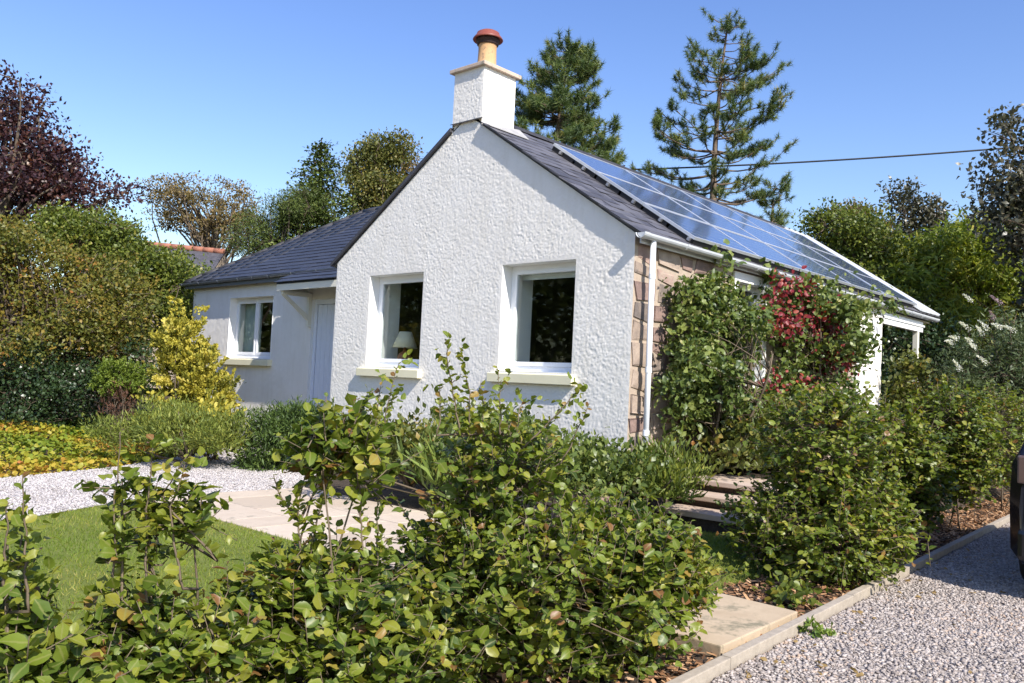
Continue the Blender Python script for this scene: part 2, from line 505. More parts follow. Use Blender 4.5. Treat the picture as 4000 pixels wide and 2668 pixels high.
LOBES = {
    'copper_beech': [(-16.76, -1.5, 5.68, 1.33, 1.22), (-16.08, -0.84, 5.11, 1.22, 1.02), (-17.36, -2.06, 5.74, 1.53, 1.63), (-15.33, -0.13, 4.85, 0.82, 0.51), (-14.88, 0.29, 4.88, 0.41, 0.29), (-16.46, -1.14, 4.48, 1.73, 0.77), (-15.86, -0.68, 5.84, 0.77, 0.51), (-16.53, -1.37, 6.81, 0.56, 0.46)],
    'golden': [(-10.42, -2.91, 2.22, 1.11, 0.81), (-9.77, -2.28, 1.89, 1.11, 0.96), (-9.23, -1.77, 1.78, 0.63, 0.81), (-10.53, -3.05, 2.8, 0.81, 0.44), (-11.08, -3.5, 2.1, 1.11, 1.11), (-10.1, -2.53, 1.13, 1.63, 0.52)],
    'rhodo': [(-9.87, -2.95, 0.32, 0.93, 0.64), (-9.14, -2.28, 0.4, 0.79, 0.54), (-8.54, -1.74, 0.76, 0.32, 0.64), (-10.5, -3.54, 0.42, 0.86, 0.79), (-9.51, -2.64, 0.7, 0.86, 0.43)],
    'greentree': [(-14.29, -0.45, 3.64, 1.07, 0.53), (-13.58, 0.26, 2.91, 0.87, 0.58), (-12.98, 0.84, 2.61, 0.53, 0.78), (-14.79, -0.92, 3.85, 0.58, 0.39)],
    'brownflat': [(-30.36, 10.25, 8.72, 2.13, 0.62), (-31.36, 9.35, 8.36, 0.97, 0.54), (-29.08, 11.48, 8.12, 1.07, 0.64), (-30.22, 10.45, 7.76, 2.13, 0.78), (-29.51, 11.16, 7.03, 1.74, 0.97)],
    'lowconifer': [(-24.16, 9.36, 6.01, 1.09, 0.93), (-23.36, 10.03, 6.98, 0.84, 0.59), (-22.81, 10.54, 7.19, 1.01, 0.84)],
    'oak': [(-26.11, 16.74, 11.46, 1.22, 0.71), (-26.71, 16.24, 10.71, 1.02, 0.82), (-26.26, 16.72, 9.72, 1.63, 0.82)],
    'browntree': [(-26.82, 18.85, 10.87, 1.07, 1.07), (-27.06, 18.69, 10.0, 1.07, 0.86)],
    'dwarfgreen': [(-8.09, -2.13, 0.62, 0.34, 0.24), (-8.16, -2.2, 0.51, 0.38, 0.15), (-8.24, -2.28, 0.68, 0.24, 0.21)],
    'redstem': [(-7.96, -2.26, 0.21, 0.3, 0.24)],
    'yconif': [(-6.59, -1.91, 1.54, 0.1, 0.23), (-6.65, -1.93, 1.18, 0.26, 0.22), (-6.48, -1.75, 0.9, 0.27, 0.24), (-6.66, -1.92, 0.73, 0.33, 0.27), (-6.45, -1.7, 0.46, 0.35, 0.26), (-6.69, -1.91, 0.31, 0.32, 0.22)],
    'yellowlow': [(-5.89, -1.71, 0.23, 0.31, 0.22), (-6.53, -2.31, 0.35, 0.19, 0.09)],
    'finegreen': [(-5.63, -2.28, 0.01, 0.71, 0.33), (-5.33, -1.99, -0.06, 0.41, 0.27), (-5.98, -2.6, 0.04, 0.35, 0.27)],
    'juniper': [(-5.03, -1.17, 0.04, 0.52, 0.34), (-5.25, -1.36, -0.31, 0.46, 0.24), (-4.76, -0.91, -0.22, 0.43, 0.37), (-4.85, -1.02, 0.2, 0.37, 0.21)],
    'rshrub': [(-2.85, 12.8, 4.96, 0.86, 0.59), (-2.38, 13.27, 4.56, 0.96, 0.75), (-1.82, 13.8, 4.17, 0.86, 0.86), (-3.24, 12.43, 5.04, 0.37, 0.37)],
    'rshrubbrown': [(-3.81, 15.93, 6.03, 0.67, 0.27)],
    'bamboo': [(-1.9, 13.76, 3.74, 1.18, 0.96), (-0.88, 14.71, 3.7, 1.29, 1.07), (-0.02, 15.5, 3.86, 1.07, 1.07), (-1.35, 14.33, 2.81, 1.39, 0.75), (-0.33, 15.15, 4.69, 0.86, 0.64), (0.3, 15.75, 4.41, 0.75, 0.86)],
    'darka': [(-2.73, 16.9, 6.43, 0.39, 0.55), (-2.15, 17.46, 6.16, 0.39, 0.39), (-2.42, 17.25, 5.65, 0.86, 0.55), (-2.06, 17.62, 5.06, 0.67, 0.61), (-1.61, 18.02, 5.34, 0.49, 0.49)],
    'darkb': [(0.97, 12.13, 6.64, 0.41, 0.46), (0.77, 12.01, 5.71, 0.55, 0.5), (1.1, 12.34, 5.37, 0.55, 0.73), (0.53, 11.83, 5.06, 0.41, 0.32), (1.04, 12.33, 4.63, 0.73, 0.55), (1.51, 12.69, 5.76, 0.73, 1.38)],
    'budd': [(1.52, 8.22, 1.43, 0.67, 0.67), (1.9, 8.54, 1.83, 0.52, 0.67), (1.2, 7.94, 1.04, 0.52, 0.44), (1.85, 8.56, 0.86, 0.67, 0.44)],
    'porchdark': [(-0.98, 12.03, 1.54, 0.97, 1.16), (-0.27, 12.68, 1.68, 0.78, 1.07)],
    'pineshrub': [(-8.73, 20.84, 7.43, 0.6, 0.32), (-8.18, 21.37, 6.96, 0.4, 0.22)],
    'bedshrub': [(0.23, -1.35, 0.01, 0.47, 0.21), (0.6, -1.0, -0.01, 0.47, 0.25), (0.92, -0.7, -0.12, 0.3, 0.25), (-0.08, -1.64, 0.08, 0.42, 0.21)],
    'bedshrub2': [(-1.97, -2.03, 0.1, 0.43, 0.24), (-1.58, -1.67, 0.03, 0.43, 0.28), (-1.17, -1.29, 0.24, 0.38, 0.24)],
    'h1': [(2.19, -6.76, -0.18, 0.21, 0.15), (2.05, -6.88, -0.12, 0.15, 0.19), (2.18, -6.79, 0.12, 0.04, 0.15), (2.13, -6.82, 0.09, 0.04, 0.12)],
    'h2': [(2.14, -6.31, -0.3, 0.26, 0.18), (2.14, -6.32, -0.14, 0.09, 0.08), (2.32, -6.15, -0.24, 0.19, 0.1), (2.07, -6.41, 0.23, 0.04, 0.19), (2.17, -6.32, 0.23, 0.05, 0.16), (2.26, -6.24, 0.22, 0.08, 0.12)],
    'h3': [(2.11, -5.66, -0.32, 0.35, 0.24), (2.21, -5.58, -0.12, 0.24, 0.16), (2.37, -5.43, -0.16, 0.2, 0.18), (2.4, -5.39, -0.42, 0.43, 0.18)],
    'h3top': [(2.31, -5.53, 0.54, 0.16, 0.14), (2.21, -5.62, 0.47, 0.1, 0.12), (2.4, -5.45, 0.44, 0.12, 0.1)],
    'h4': [(2.36, -4.14, -0.26, 0.81, 0.42), (2.66, -3.87, -0.1, 0.44, 0.29), (2.0, -4.48, -0.14, 0.37, 0.34), (2.17, -4.35, 0.36, 0.34, 0.24), (2.8, -3.73, -0.18, 0.32, 0.27), (2.44, -4.03, -0.62, 0.56, 0.24), (2.05, -4.4, -0.65, 0.54, 0.27)],
    'h5': [(2.5, -0.77, 0.4, 0.51, 0.48), (2.49, -0.74, -0.26, 0.73, 0.44), (2.82, -0.44, -0.16, 0.31, 0.4)],
    'h6': [(2.39, 1.31, 0.3, 0.45, 0.45), (2.52, 1.46, -0.01, 0.38, 0.4)],
    'h7': [(2.33, 3.43, 0.5, 0.53, 0.58), (2.41, 3.53, 0.08, 0.42, 0.42)],
    'h8': [(2.29, 5.86, 0.41, 0.5, 0.68)],
    'sprout': [(2.69, -1.41, -0.7, 0.18, 0.07)],
    'climber': [(0.28, 1.02, 1.45, 0.75, 0.56), (0.28, 1.62, 1.81, 0.6, 0.38), (0.28, 0.77, 0.83, 0.62, 0.45), (0.28, 1.37, 0.84, 0.84, 0.53), (0.28, 2.1, 1.41, 0.35, 0.5), (0.28, 1.33, 2.1, 0.26, 0.13), (0.28, 1.93, 0.53, 0.8, 0.3)],
    'creeper': [(0.3, 3.13, 2.07, 0.6, 0.3), (0.3, 3.82, 2.2, 0.8, 0.28), (0.3, 4.44, 1.95, 0.79, 0.45), (0.3, 3.72, 1.52, 1.01, 0.49), (0.3, 4.33, 1.3, 0.85, 0.41), (0.3, 3.48, 0.9, 0.91, 0.36)],
    'redlobes': [(0.5, 2.88, 2.27, 0.42, 0.08), (0.5, 3.44, 2.15, 0.28, 0.08), (0.5, 3.96, 1.93, 0.6, 0.16), (0.5, 2.72, 1.82, 0.44, 0.14), (0.5, 4.14, 1.6, 0.43, 0.2), (0.5, 4.38, 1.43, 0.48, 0.21), (0.5, 2.52, 1.02, 0.18, 0.08), (0.5, 3.45, 1.02, 0.25, 0.07), (0.5, 2.49, 0.63, 0.25, 0.09)],
    'lowshrub': [(0.6, 2.35, 0.44, 1.23, 0.33), (0.6, 3.54, 0.49, 1.3, 0.39), (0.6, 1.45, 0.24, 0.76, 0.23), (0.6, 4.28, 0.55, 0.79, 0.28)],
}

# ------------------------------------------------------------------ leaf shapes and scattering
def leaf_template_(wid=.38, fold=.25, curl=.25, wave=.03, seed=0):
    r = np.random.default_rng(seed)
    t = np.array([.14, .38, .64, .86]); hw = wid * np.array([.62, 1.0, .92, .5])
    V = [(0, 0, 0)]
    for i in range(4):
        zc = -curl * t[i] ** 2
        for s in (-1, 0, 1):
            V.append((t[i], s * hw[i], zc + abs(s) * fold * hw[i] + (wave * r.normal() if s else 0)))
    V.append((1.0, 0, -curl))
    F = [(0, 2, 1), (0, 3, 2)]
    for i in range(3):
        a = 1 + 3 * i
        for k in (0, 1):
            F += [(a + k, a + k + 1, a + 4 + k), (a + k, a + 4 + k, a + 3 + k)]
    F += [(10, 11, 13), (11, 12, 13)]
    return np.array(V, float), np.array(F)


def leaf_template(k):
    r = np.random.default_rng(100 + k)
    V, F = leaf_template_(r.uniform(.29, .40), r.uniform(-.15, .6), r.uniform(-.2, .55), r.uniform(.03, .075), 200 + k)
    V[:, 1] += .10 * r.normal() * V[:, 0] ** 2 + .03 * r.normal(size=len(V)) * (V[:, 1] != 0)
    return V, F


LEAF = [leaf_template(k) for k in range(10)]
DIAM = (np.array([(0, 0, 0), (.45, -.3, .06), (.45, .3, .06), (1, 0, -.12)], float), np.array([(0, 1, 2), (1, 3, 2)]))
LANCE = (np.array([(0, 0, 0), (.35, -.11, .02), (.35, .11, .02), (1, 0, -.22)], float), np.array([(0, 1, 2), (1, 3, 2)]))
NEEDLE = (np.array([(0, -.04, 0), (0, .04, 0), (1, 0, 0)], float), np.array([(0, 1, 2)]))
SPRAY = (np.array([(0, 0, 0), (.5, -.28, .05), (.5, .28, .05), (.95, -.16, -.05), (.95, .16, -.05)], float), np.array([(0, 1, 2), (1, 3, 4), (1, 4, 2)]))


def frames(d, n):
    d = norm(d)
    z = norm(n - d * (n * d).sum(1, keepdims=True))
    y = np.cross(z, d)
    return d, y, z


def scatter(tmpl, pos, d, n, size, rnd):
    """leaves of one template, joined: vertices, triangles, per-vertex rnd"""
    V, F = tmpl
    x, y, z = frames(d, n)
    s = np.asarray(size, float)[:, None, None]
    P = pos[:, None, :] + s * (V[None, :, 0:1] * x[:, None] + V[None, :, 1:2] * y[:, None] + V[None, :, 2:3] * z[:, None])
    N, k = len(pos), len(V)
    Fa = (F[None] + (np.arange(N) * k)[:, None, None]).reshape(-1, F.shape[1])
    return P.reshape(-1, 3), Fa, np.repeat(rnd, k)


def side_of(V):
    return (np.abs(V[:, 1]) > .02).astype(float) if len(V) == 14 else np.full(len(V), .6)


def set_side(me, V):
    a = me.attributes.new("side", 'FLOAT', 'POINT'); a.data.foreach_set("value", np.asarray(V, np.float32))


SIDE14 = np.array([0] + [1, 0, 1] * 4 + [0], float)


def foliage_obj(name, groups, mat, parent, stuff=False):
    """groups: list of (V,F,rnd) joined to one object"""
    off = origin(parent)
    Vs, Fs, Rs, n = [], [], [], 0
    for V, F, r_ in groups:
        Vs.append(V - off); Fs.append(F + n); Rs.append(r_); n += len(V)
    me = npmesh(name, np.vstack(Vs), np.vstack(Fs), np.concatenate(Rs), smooth=True)
    if mat.name in ('beech_leaf', 'climber_leaf') and all(len(v) % 14 == 0 for v in Vs): set_side(me, np.tile(SIDE14, len(me.vertices) // 14))
    o = link(name, me, mat, parent)
    if stuff: o["kind"] = "stuff"
    return o


def lobe_points(lobes, n, bias=.6, r=rng, sx=1.0):
    """points in a union of ellipsoids (cx,cy,cz,rh,rv); bias pushes them outwards"""
    L = np.array(lobes, float)
    vol = (L[:, 3] ** 2 * L[:, 4]) ** .8
    k = r.choice(len(L), n, p=vol / vol.sum())
    u = norm(r.normal(size=(n, 3)))
    rad = r.random(n) ** (1 / 3.0)
    rad = bias * (.72 + .28 * rad) + (1 - bias) * rad
    rad *= 1 + .10 * r.normal(size=n)
    S = np.stack([L[k, 3] * sx, L[k, 3], L[k, 4]], 1)
    P = L[k, :3] + u * rad[:, None] * S
    out = norm(u / S * S.mean(1, keepdims=True))
    return P, out


def tubes(list_pts, list_rad, seg=5):
    mb = MB()
    for p, r_ in zip(list_pts, list_rad):
        mb.tube(p, r_, seg, cap=True)
    return mb


def limb_curve(a, b, sag=.15, n=6, r=rng):
    a, b = np.array(a, float), np.array(b, float)
    t = np.linspace(0, 1, n)[:, None]
    L = np.linalg.norm(b - a)
    mid = r.normal(size=3) * L * .06 + np.array([0, 0, sag * L])
    return a * (1 - t) + b * t + mid * (4 * t * (1 - t))


def broadleaf(name, label, cat, lobes, mat, n, size, base, tmpl=DIAM, cl=40, spread=.28, trunk_r=.14, bark='bark', group=None,
              up=.5, droop=0.0, limbs=26, seed=1, bias=.6, sx=1.0, rsc=1.0, stems=1, bud=5):
    """tree or shrub: trunk + limbs (one part) and a crown of leaf clumps (one part)"""
    r = np.random.default_rng(seed)
    L = np.array(lobes, float)
    if bud: lobes = rough(lobes, bud, r)
    root = thing(name, label, cat, base, group)
    nc = max(8, n // cl)
    C, O = lobe_points(lobes, nc, bias, r, sx)
    sc = np.repeat(r.uniform(.6, 1.3, nc), cl)[:nc * cl]
    k = np.repeat(np.arange(nc), cl)
    g = r.normal(size=(nc * cl, 3)); g *= np.minimum(1, 1.7 / np.linalg.norm(g, axis=1, keepdims=True))
    pos = C[k] + g * spread * sc[:, None] * np.array([1, 1, .7])
    d = norm(O[k] * .7 + norm(r.normal(size=pos.shape)) * .9 + np.array([0, 0, .25 - droop]))
    nr = norm(np.array([0, 0, up]) + O[k] * .5 + r.normal(size=pos.shape) * .55)
    rn = np.clip(np.repeat(r.normal(.45, .17, nc), cl) + r.normal(0, .14, nc * cl), 0, 1) * rsc
    sz = size * r.uniform(.6, 1.25, len(pos))
    foliage_obj("crown", [scatter(tmpl, pos, d, nr, sz, rn)], mat, root)
    # trunk and limbs
    b = np.array(base, float)
    low = L[:, 2].min()
    top = np.average(L[:, :3], axis=0, weights=L[:, 3])
    P, W = [], []
    for s in range(stems):
        bb = b + (r.normal(size=3) * [.25, .25, 0] if stems > 1 else 0)
        tt = top + (r.normal(size=3) * .3 if stems > 1 else 0)
        tr = limb_curve(bb, tt, .02, 8, r)
        P.append(tr); W.append(np.linspace(trunk_r, trunk_r * .35, 8))
        ids = r.choice(nc, min(limbs, nc), replace=False)
        for i in ids:
            f = r.uniform(.35, .95)
            st = tr[int(f * 7)]
            P.append(limb_curve(st, C[i], r.uniform(-.02, .14), 5, r)); W.append(np.linspace(trunk_r * .32, trunk_r * .06, 5))
    ends = np.array([p[-1] for p in P[1:]] + [p[len(p) // 2] for p in P[1:]])
    if len(ends) and bud:
        for i in r.choice(nc, min(nc, 260), replace=False):
            j = np.argmin(((ends - C[i]) ** 2).sum(1))
            if np.linalg.norm(ends[j] - C[i]) < 2.5:
                P.append(limb_curve(ends[j], C[i] + O[i] * spread * .8, r.uniform(-.05, .12), 4, r)); W.append(np.linspace(trunk_r * .10, trunk_r * .03, 4))
    tubes(P, W, 4 if len(P) > 120 else 5).build("trunk", MAT[bark], root, smooth=True)
    return root


def rough(lobes, k=5, r=None, shrink=.80, size=(.28, .52)):
    """lobes with smaller ones budding from them: an uneven outline with gaps"""
    out = []
    for l in lobes:
        out.append((l[0], l[1], l[2], l[3] * shrink, l[4] * shrink))
        for _ in range(k):
            u = norm(r.normal(size=3)); f = r.uniform(*size); q = r.uniform(.72, 1.0)
            out.append((l[0] + u[0] * l[3] * q, l[1] + u[1] * l[3] * q, l[2] + u[2] * l[4] * q, l[3] * f, l[4] * f))
    return out


LEAFMESH = {}


def leaf_mesh(k, mat):
    if (k, mat.name) not in LEAFMESH:
        V, F = LEAF[k]
        me = npmesh("leaf", V, F, None, True)
        set_side(me, SIDE14)
        me.materials.append(mat)
        LEAFMESH[(k, mat.name)] = me
    return LEAFMESH[(k, mat.name)]


def hedge_plant(label, lobes, ntwig, leaf_len, shoots=(), base=None, seed=1, group=None, parts=300, mat=None, name="beech_plant", cat="hedge plant",
                lper=(6, 10), sx=1.0, bias=.45, flat_up=.8):
    """young beech: woody stems (one part), the 300 leaves that show largest (parts) and the remaining foliage"""
    mat = mat or MAT['beech']
    r = np.random.default_rng(seed)
    L = np.array(lobes, float)
    base = np.array(base, float)
    root = thing(name, label, cat, tuple(base), group)
    stemP, stemW, pos, dr, nm, sz, rn = [], [], [], [], [], [], []
    C, O = lobe_points(lobes, ntwig, bias, r, sx)
    keep = C[:, 2] > base[2] + .03
    C, O = C[keep], O[keep]
    tips = []
    # main stems
    nst = max(3, len(L))
    mains = []
    for i in range(nst):
        l = L[i % len(L)]
        b0 = base + np.array([r.normal() * .12, (l[1] - base[1]) * .55 + r.normal() * .10, 0])
        mains.append(limb_curve(b0, l[:3] + np.array([0, 0, l[4] * .8]), .0, 8, r))
        stemP.append(mains[-1]); stemW.append(np.linspace(.0105, .003, 8))
    MP = np.concatenate(mains)
    for c, o in zip(C, O):
        tl = r.uniform(.14, .34) * (leaf_len / .07) ** .5
        td = norm(o * .8 + np.array([0, 0, .55]) + r.normal(size=3) * .45)
        start = c - td * tl * .5
        nl = r.integers(*lper)
        t = np.linspace(.05, 1, nl)
        bend = np.array([0, 0, -.12]) * tl
        pts = start + td * tl * t[:, None] + bend * (t[:, None] ** 2)
        if r.random() < .55:
            j = np.argmin(((MP - start) ** 2).sum(1))
            stemP.append(np.array([MP[j], (MP[j] + start) / 2 + r.normal(size=3) * .02, start, pts[-1]])); stemW.append([.005, .004, .003, .0016])
        else:
            stemP.append(np.array([start, pts[nl // 2], pts[-1]])); stemW.append([.003, .0025, .0015])
        side = norm(np.cross(td, np.array([0, 0, 1.0]) + r.normal(size=3) * .3))
        tone = r.normal(.42, .18)
        for i in range(nl):
            s = 1 if i % 2 else -1
            d = norm(td * .55 + side * s * .85 + r.normal(size=3) * .28 + np.array([0, 0, -.08]))
            pos.append(pts[i]); dr.append(d)
            nm.append(np.array([0, 0, flat_up]) + o * .45 + r.normal(size=3) * .38)
            sz.append(leaf_len * r.uniform(.45, 1.3) * (1 - .25 * (i == nl - 1)))
            rn.append(tone + r.normal() * .13 + (.28 if r.random() < .05 else 0) + (.12 if i >= nl - 2 else 0))
    for sh in shoots:
        sh = np.array(sh, float)
        # smooth polyline
        m = np.linspace(0, len(sh) - 1, 14)
        P = np.stack([np.interp(m, np.arange(len(sh)), sh[:, k]) for k in range(3)], 1)
        P += np.cumsum(r.normal(size=P.shape) * .004, 0)
        j = np.argmin(((MP - P[0]) ** 2).sum(1))
        stemP.append(np.vstack([MP[j][None], P])); stemW.append(np.linspace(.0065, .002, 15))
        Ln = np.linalg.norm(np.diff(P, axis=0), axis=1).sum()
        nl = int(Ln / .017)
        for i in range(nl):
            t = (i + .5) / nl
            p = np.array([np.interp(t * 13, np.arange(14), P[:, k]) for k in range(3)])
            a = r.uniform(0, 6.28)
            d = norm(np.array([math.cos(a), math.sin(a), r.uniform(.1, .9)]))
            pos.append(p); dr.append(d); nm.append(np.array([0, 0, .6]) + r.normal(size=3) * .6)
            sz.append(leaf_len * r.uniform(.55, 1.0) * (1.05 - .40 * t)); rn.append(r.normal(.60, .14) + .15 * t)
            if r.random() < .3:   # short side twig
                for q in range(3):
                    pos.append(p + d * .03 * (q + 1)); dr.append(norm(d + r.normal(size=3) * .7)); nm.append(np.array([0, 0, .7]) + r.normal(size=3) * .5)
                    sz.append(leaf_len * r.uniform(.5, .85)); rn.append(r.normal(.6, .15))
    pos, dr, nm = np.array(pos), norm(np.array(dr)), norm(np.array(nm))
    sz = np.array(sz); rn = np.clip(np.array(rn), .02, .99)
    ok = pos[:, 2] > base[2] + .015
    pos, dr, nm, sz, rn = pos[ok], dr[ok], nm[ok], sz[ok], rn[ok]
    kind = r.integers(0, len(LEAF), len(pos))
    single = np.zeros(len(pos), bool)
    if parts:
        ctr = pos + dr * sz[:, None] * .5
        x, y, z = proj(ctr)
        facing = np.abs((norm(CAM_C - ctr) * nm).sum(1))
        area = sz ** 2 / z ** 2 * (.25 + facing)
        inside = (x > -5) & (x < 1029) & (y > -5) & (y < 690) & (z > .3)
        # front-most leaf of every small cell, largest first
        cell = 9.0
        key = np.floor(x / cell).astype(int) * 1000 + np.floor(y / cell).astype(int)
        best = {}
        for i in np.argsort(z):
            if inside[i] and key[i] not in best: best[key[i]] = i
        cand = np.array(sorted(best.values(), key=lambda i: -area[i])[:parts], int)
        single[cand] = True
        fx, fy, fz = frames(dr, nm)
        for i in cand:
            me = leaf_mesh(int(kind[i]), mat)
            o = bpy.data.objects.new("leaf", me)
            COL.objects.link(o)
            o.parent = root
            s = float(sz[i]); p = pos[i] - base
            o.matrix_basis = Matrix(((fx[i, 0] * s, fy[i, 0] * s, fz[i, 0] * s, p[0]), (fx[i, 1] * s, fy[i, 1] * s, fz[i, 1] * s, p[1]), (fx[i, 2] * s, fy[i, 2] * s, fz[i, 2] * s, p[2]), (0, 0, 0, 1)))
            o["rnd"] = float(rn[i])
    gr = []
    for k in range(len(LEAF)):
        q = (~single) & (kind == k)
        if q.any(): gr.append(scatter(LEAF[k], pos[q], dr[q], nm[q], sz[q], rn[q]))
    foliage_obj("foliage", gr, mat, root, stuff=True)
    tubes(stemP, stemW, 4).build("stems", MAT['palebark'], root, smooth=True)
    return root


def spray_shrub(name, label, cat, lobes, mat, n, size, base, tmpl=SPRAY, seed=1, up=.5, dirup=.4, bias=.75, group=None, cl=14, spread=.06, stems=8, bark='bark', part="foliage", bud=4, frond=0.0):
    """dense small shrub of leaf sprays with short woody stems"""
    r = np.random.default_rng(seed)
    if bud: lobes = rough(lobes, bud, r)
    root = thing(name, label, cat, base, group)
    nc = max(4, n // cl)
    C, O = lobe_points(lobes, nc, bias, r)
    k = np.repeat(np.arange(nc), cl)
    pos = C[k] + r.normal(size=(nc * cl, 3)) * spread
    if frond:      # flattened fans that reach outwards and up
        ax = norm(O + np.array([0, 0, .55]) + r.normal(size=O.shape) * .3)
        sd = norm(np.cross(ax, r.normal(size=O.shape)))
        t = r.random(nc * cl)
        pos = C[k] + ax[k] * (t * frond)[:, None] + sd[k] * (r.normal(size=nc * cl) * frond * .30 * (1.1 - t))[:, None] + r.normal(size=(nc * cl, 3)) * .008
    pos[:, 2] = np.maximum(pos[:, 2], base[2] + .01)
    d = norm(O[k] * .8 + np.array([0, 0, dirup]) + r.normal(size=pos.shape) * .5)
    nr = norm(np.array([0, 0, up]) + O[k] * .6 + r.normal(size=pos.shape) * .5)
    rn = np.clip(np.repeat(r.normal(.45, .2, nc), cl) + r.normal(0, .12, nc * cl), 0, 1)
    foliage_obj(part, [scatter(tmpl, pos, d, nr, size * r.uniform(.6, 1.3, len(pos)), rn)], mat, root)
    ids = r.choice(nc, min(stems, nc), replace=False)
    b = np.array(base, float)
    tubes([limb_curve(b + r.normal(size=3) * [.06, .06, 0], C[i], .05, 5, r) for i in ids], [np.linspace(.018, .005, 5)] * len(ids), 5).build("stems", MAT[bark], root, smooth=True)
    return root


def pine(name, label, base, top, spread, seed, n_whorl=13, start=.18, dens=1.0, tuft=.30, cat="pine tree", shape=None, mat=None, nneed=44):
    r = np.random.default_rng(seed)
    base, top = np.array(base, float), np.array(top, float)
    H = np.linalg.norm(top - base)
    root = thing(name, label, cat, tuple(base))
    P = [limb_curve(base, top, .0, 12, r)]; W = [np.linspace(.24, .03, 12)]
    tr = P[0]
    tuftp, tuftd = [], []
    for i in range(n_whorl):
        f = start + (1 - start) * (i / (n_whorl - 1)) ** .92
        f = min(f, .985)
        c = np.array([np.interp(f * 11, np.arange(12), tr[:, k]) for k in range(3)])
        rr = spread * (shape(f) if shape else (1 - f) ** .75 + .10)
        nb = max(3, int(r.integers(4, 7) * dens))
        a0 = r.uniform(0, 6.28)
        for b in range(nb):
            a = a0 + 6.283 * b / nb + r.normal() * .45
            c = c + np.array([0, 0, r.normal() * .12])
            Lb = rr * r.uniform(.55, 1.18)
            rise = r.uniform(.02, .38) * Lb
            out = np.array([math.cos(a), math.sin(a), 0])
            t = np.linspace(0, 1, 7)[:, None]
            pts = c + out * Lb * t + np.array([0, 0, 1.0]) * (rise * t ** 2 - .07 * Lb * np.sin(t * 3.1)) + r.normal(size=(7, 3)) * .03 * Lb * t
            P.append(pts); W.append(np.linspace(.055 * (1 - f) + .018, .008, 7))
            nt_ = max(3, int(Lb / .26 * dens))
            for q in range(nt_):
                u = r.uniform(.30, 1.0) ** .75 if q else 1.0
                p0 = np.array([np.interp(u * 6, np.arange(7), pts[:, k]) for k in range(3)])
                sd = norm(out * .55 + np.array([-out[1], out[0], 0]) * r.uniform(-1, 1) + np.array([0, 0, r.uniform(.15, .75)]))
                Ls = r.uniform(.15, .48) * (1.0 if q else .3)
                p1 = p0 + sd * Ls
                P.append(np.array([p0, (p0 + p1) / 2, p1])); W.append([.010, .008, .006])
                tuftp.append(p1); tuftd.append(norm(sd + np.array([0, 0, .7])))
    for q in range(4):
        tuftp.append(top + r.normal(size=3) * .12); tuftd.append(np.array([0, 0, 1.0]))
    tubes(P, W, 5).build("trunk", MAT['pinebark'], root, smooth=True)
    tp, td = np.array(tuftp), np.array(tuftd)
    k = np.repeat(np.arange(len(tp)), nneed)
    ax = r.uniform(-.55, .20, (len(k), 1)) * tuft * 1.5
    pos = tp[k] + td[k] * ax
    d = norm(td[k] * .55 + norm(r.normal(size=pos.shape)) * 1.0)
    rn = np.clip(np.repeat(r.normal(.45, .22, len(tp)), nneed) + r.normal(0, .1, len(k)), 0, 1)
    V = NEEDLE[0] * np.array([1, 1.1, 1])
    foliage_obj("crown", [scatter((V, NEEDLE[1]), pos, d, r.normal(size=pos.shape), tuft * r.uniform(.55, 1.1, len(k)), rn)], mat or MAT['pineneedle'], root)
    return root


def spruce(name, label, base, top, spread, seed, mat, n=9000, cat="conifer", group=None):
    r = np.random.default_rng(seed)
    base, top = np.array(base, float), np.array(top, float)
    root = thing(name, label, cat, tuple(base), group)
    H = np.linalg.norm(top - base)
    P, W = [np.linspace(base, top, 6)], [np.linspace(.18, .02, 6)]
    C, D = [], []
    for f in np.linspace(.08, .97, 26):
        c = base * (1 - f) + top * f
        rr = spread * ((1 - f) ** .8) + .06
        nb = 8
        a0 = r.uniform(0, 6.28)
        for b in range(nb):
            a = a0 + 6.283 * b / nb + r.normal() * .2
            out = np.array([math.cos(a), math.sin(a), 0]); Lb = rr * r.uniform(.65, 1.2)
            end = c + out * Lb + np.array([0, 0, r.uniform(-.05, .22) * Lb])
            P.append(np.array([c, (c + end) / 2 - [0, 0, .05 * Lb], end])); W.append([.03, .02, .008])
            m = max(3, int(Lb * 9))
            for u in r.uniform(.15, 1.05, m):
                C.append(c + (end - c) * u + r.normal(size=3) * .09); D.append(out * .8 + np.array([0, 0, .1]))
    C, D = np.array(C), np.array(D)
    cl = max(4, n // len(C))
    k = np.repeat(np.arange(len(C)), cl)
    pos = C[k] + r.normal(size=(len(k), 3)) * np.array([.13, .13, .08])
    d = norm(D[k] + r.normal(size=pos.shape) * .5 + np.array([0, 0, -.1]))
    rn = np.clip(np.repeat(r.normal(.45, .2, len(C)), cl) + r.normal(0, .12, len(k)), 0, 1)
    foliage_obj("crown", [scatter(SPRAY, pos, d, np.array([0, 0, 1.0]) + r.normal(size=pos.shape) * .5, .15 * r.uniform(.6, 1.2, len(k)), rn)], mat, root)
    tubes(P, W, 4).build("trunk", MAT['bark'], root, smooth=True)
    return root


# ------------------------------------------------------------------ terrain
BORDER = [(-5.0, -6.5), (-5.39, -4.59), (-5.99, -3.07), (-7.63, -.86), (-8.23, -.26), (-8.5, 1.0)]


def left_dist(x, y):
    """distance to the left of the gravel/bed border (positive inside the bed)"""
    bx = np.interp(y, [b[1] for b in BORDER], [b[0] for b in BORDER])
    return (bx - x) * .85


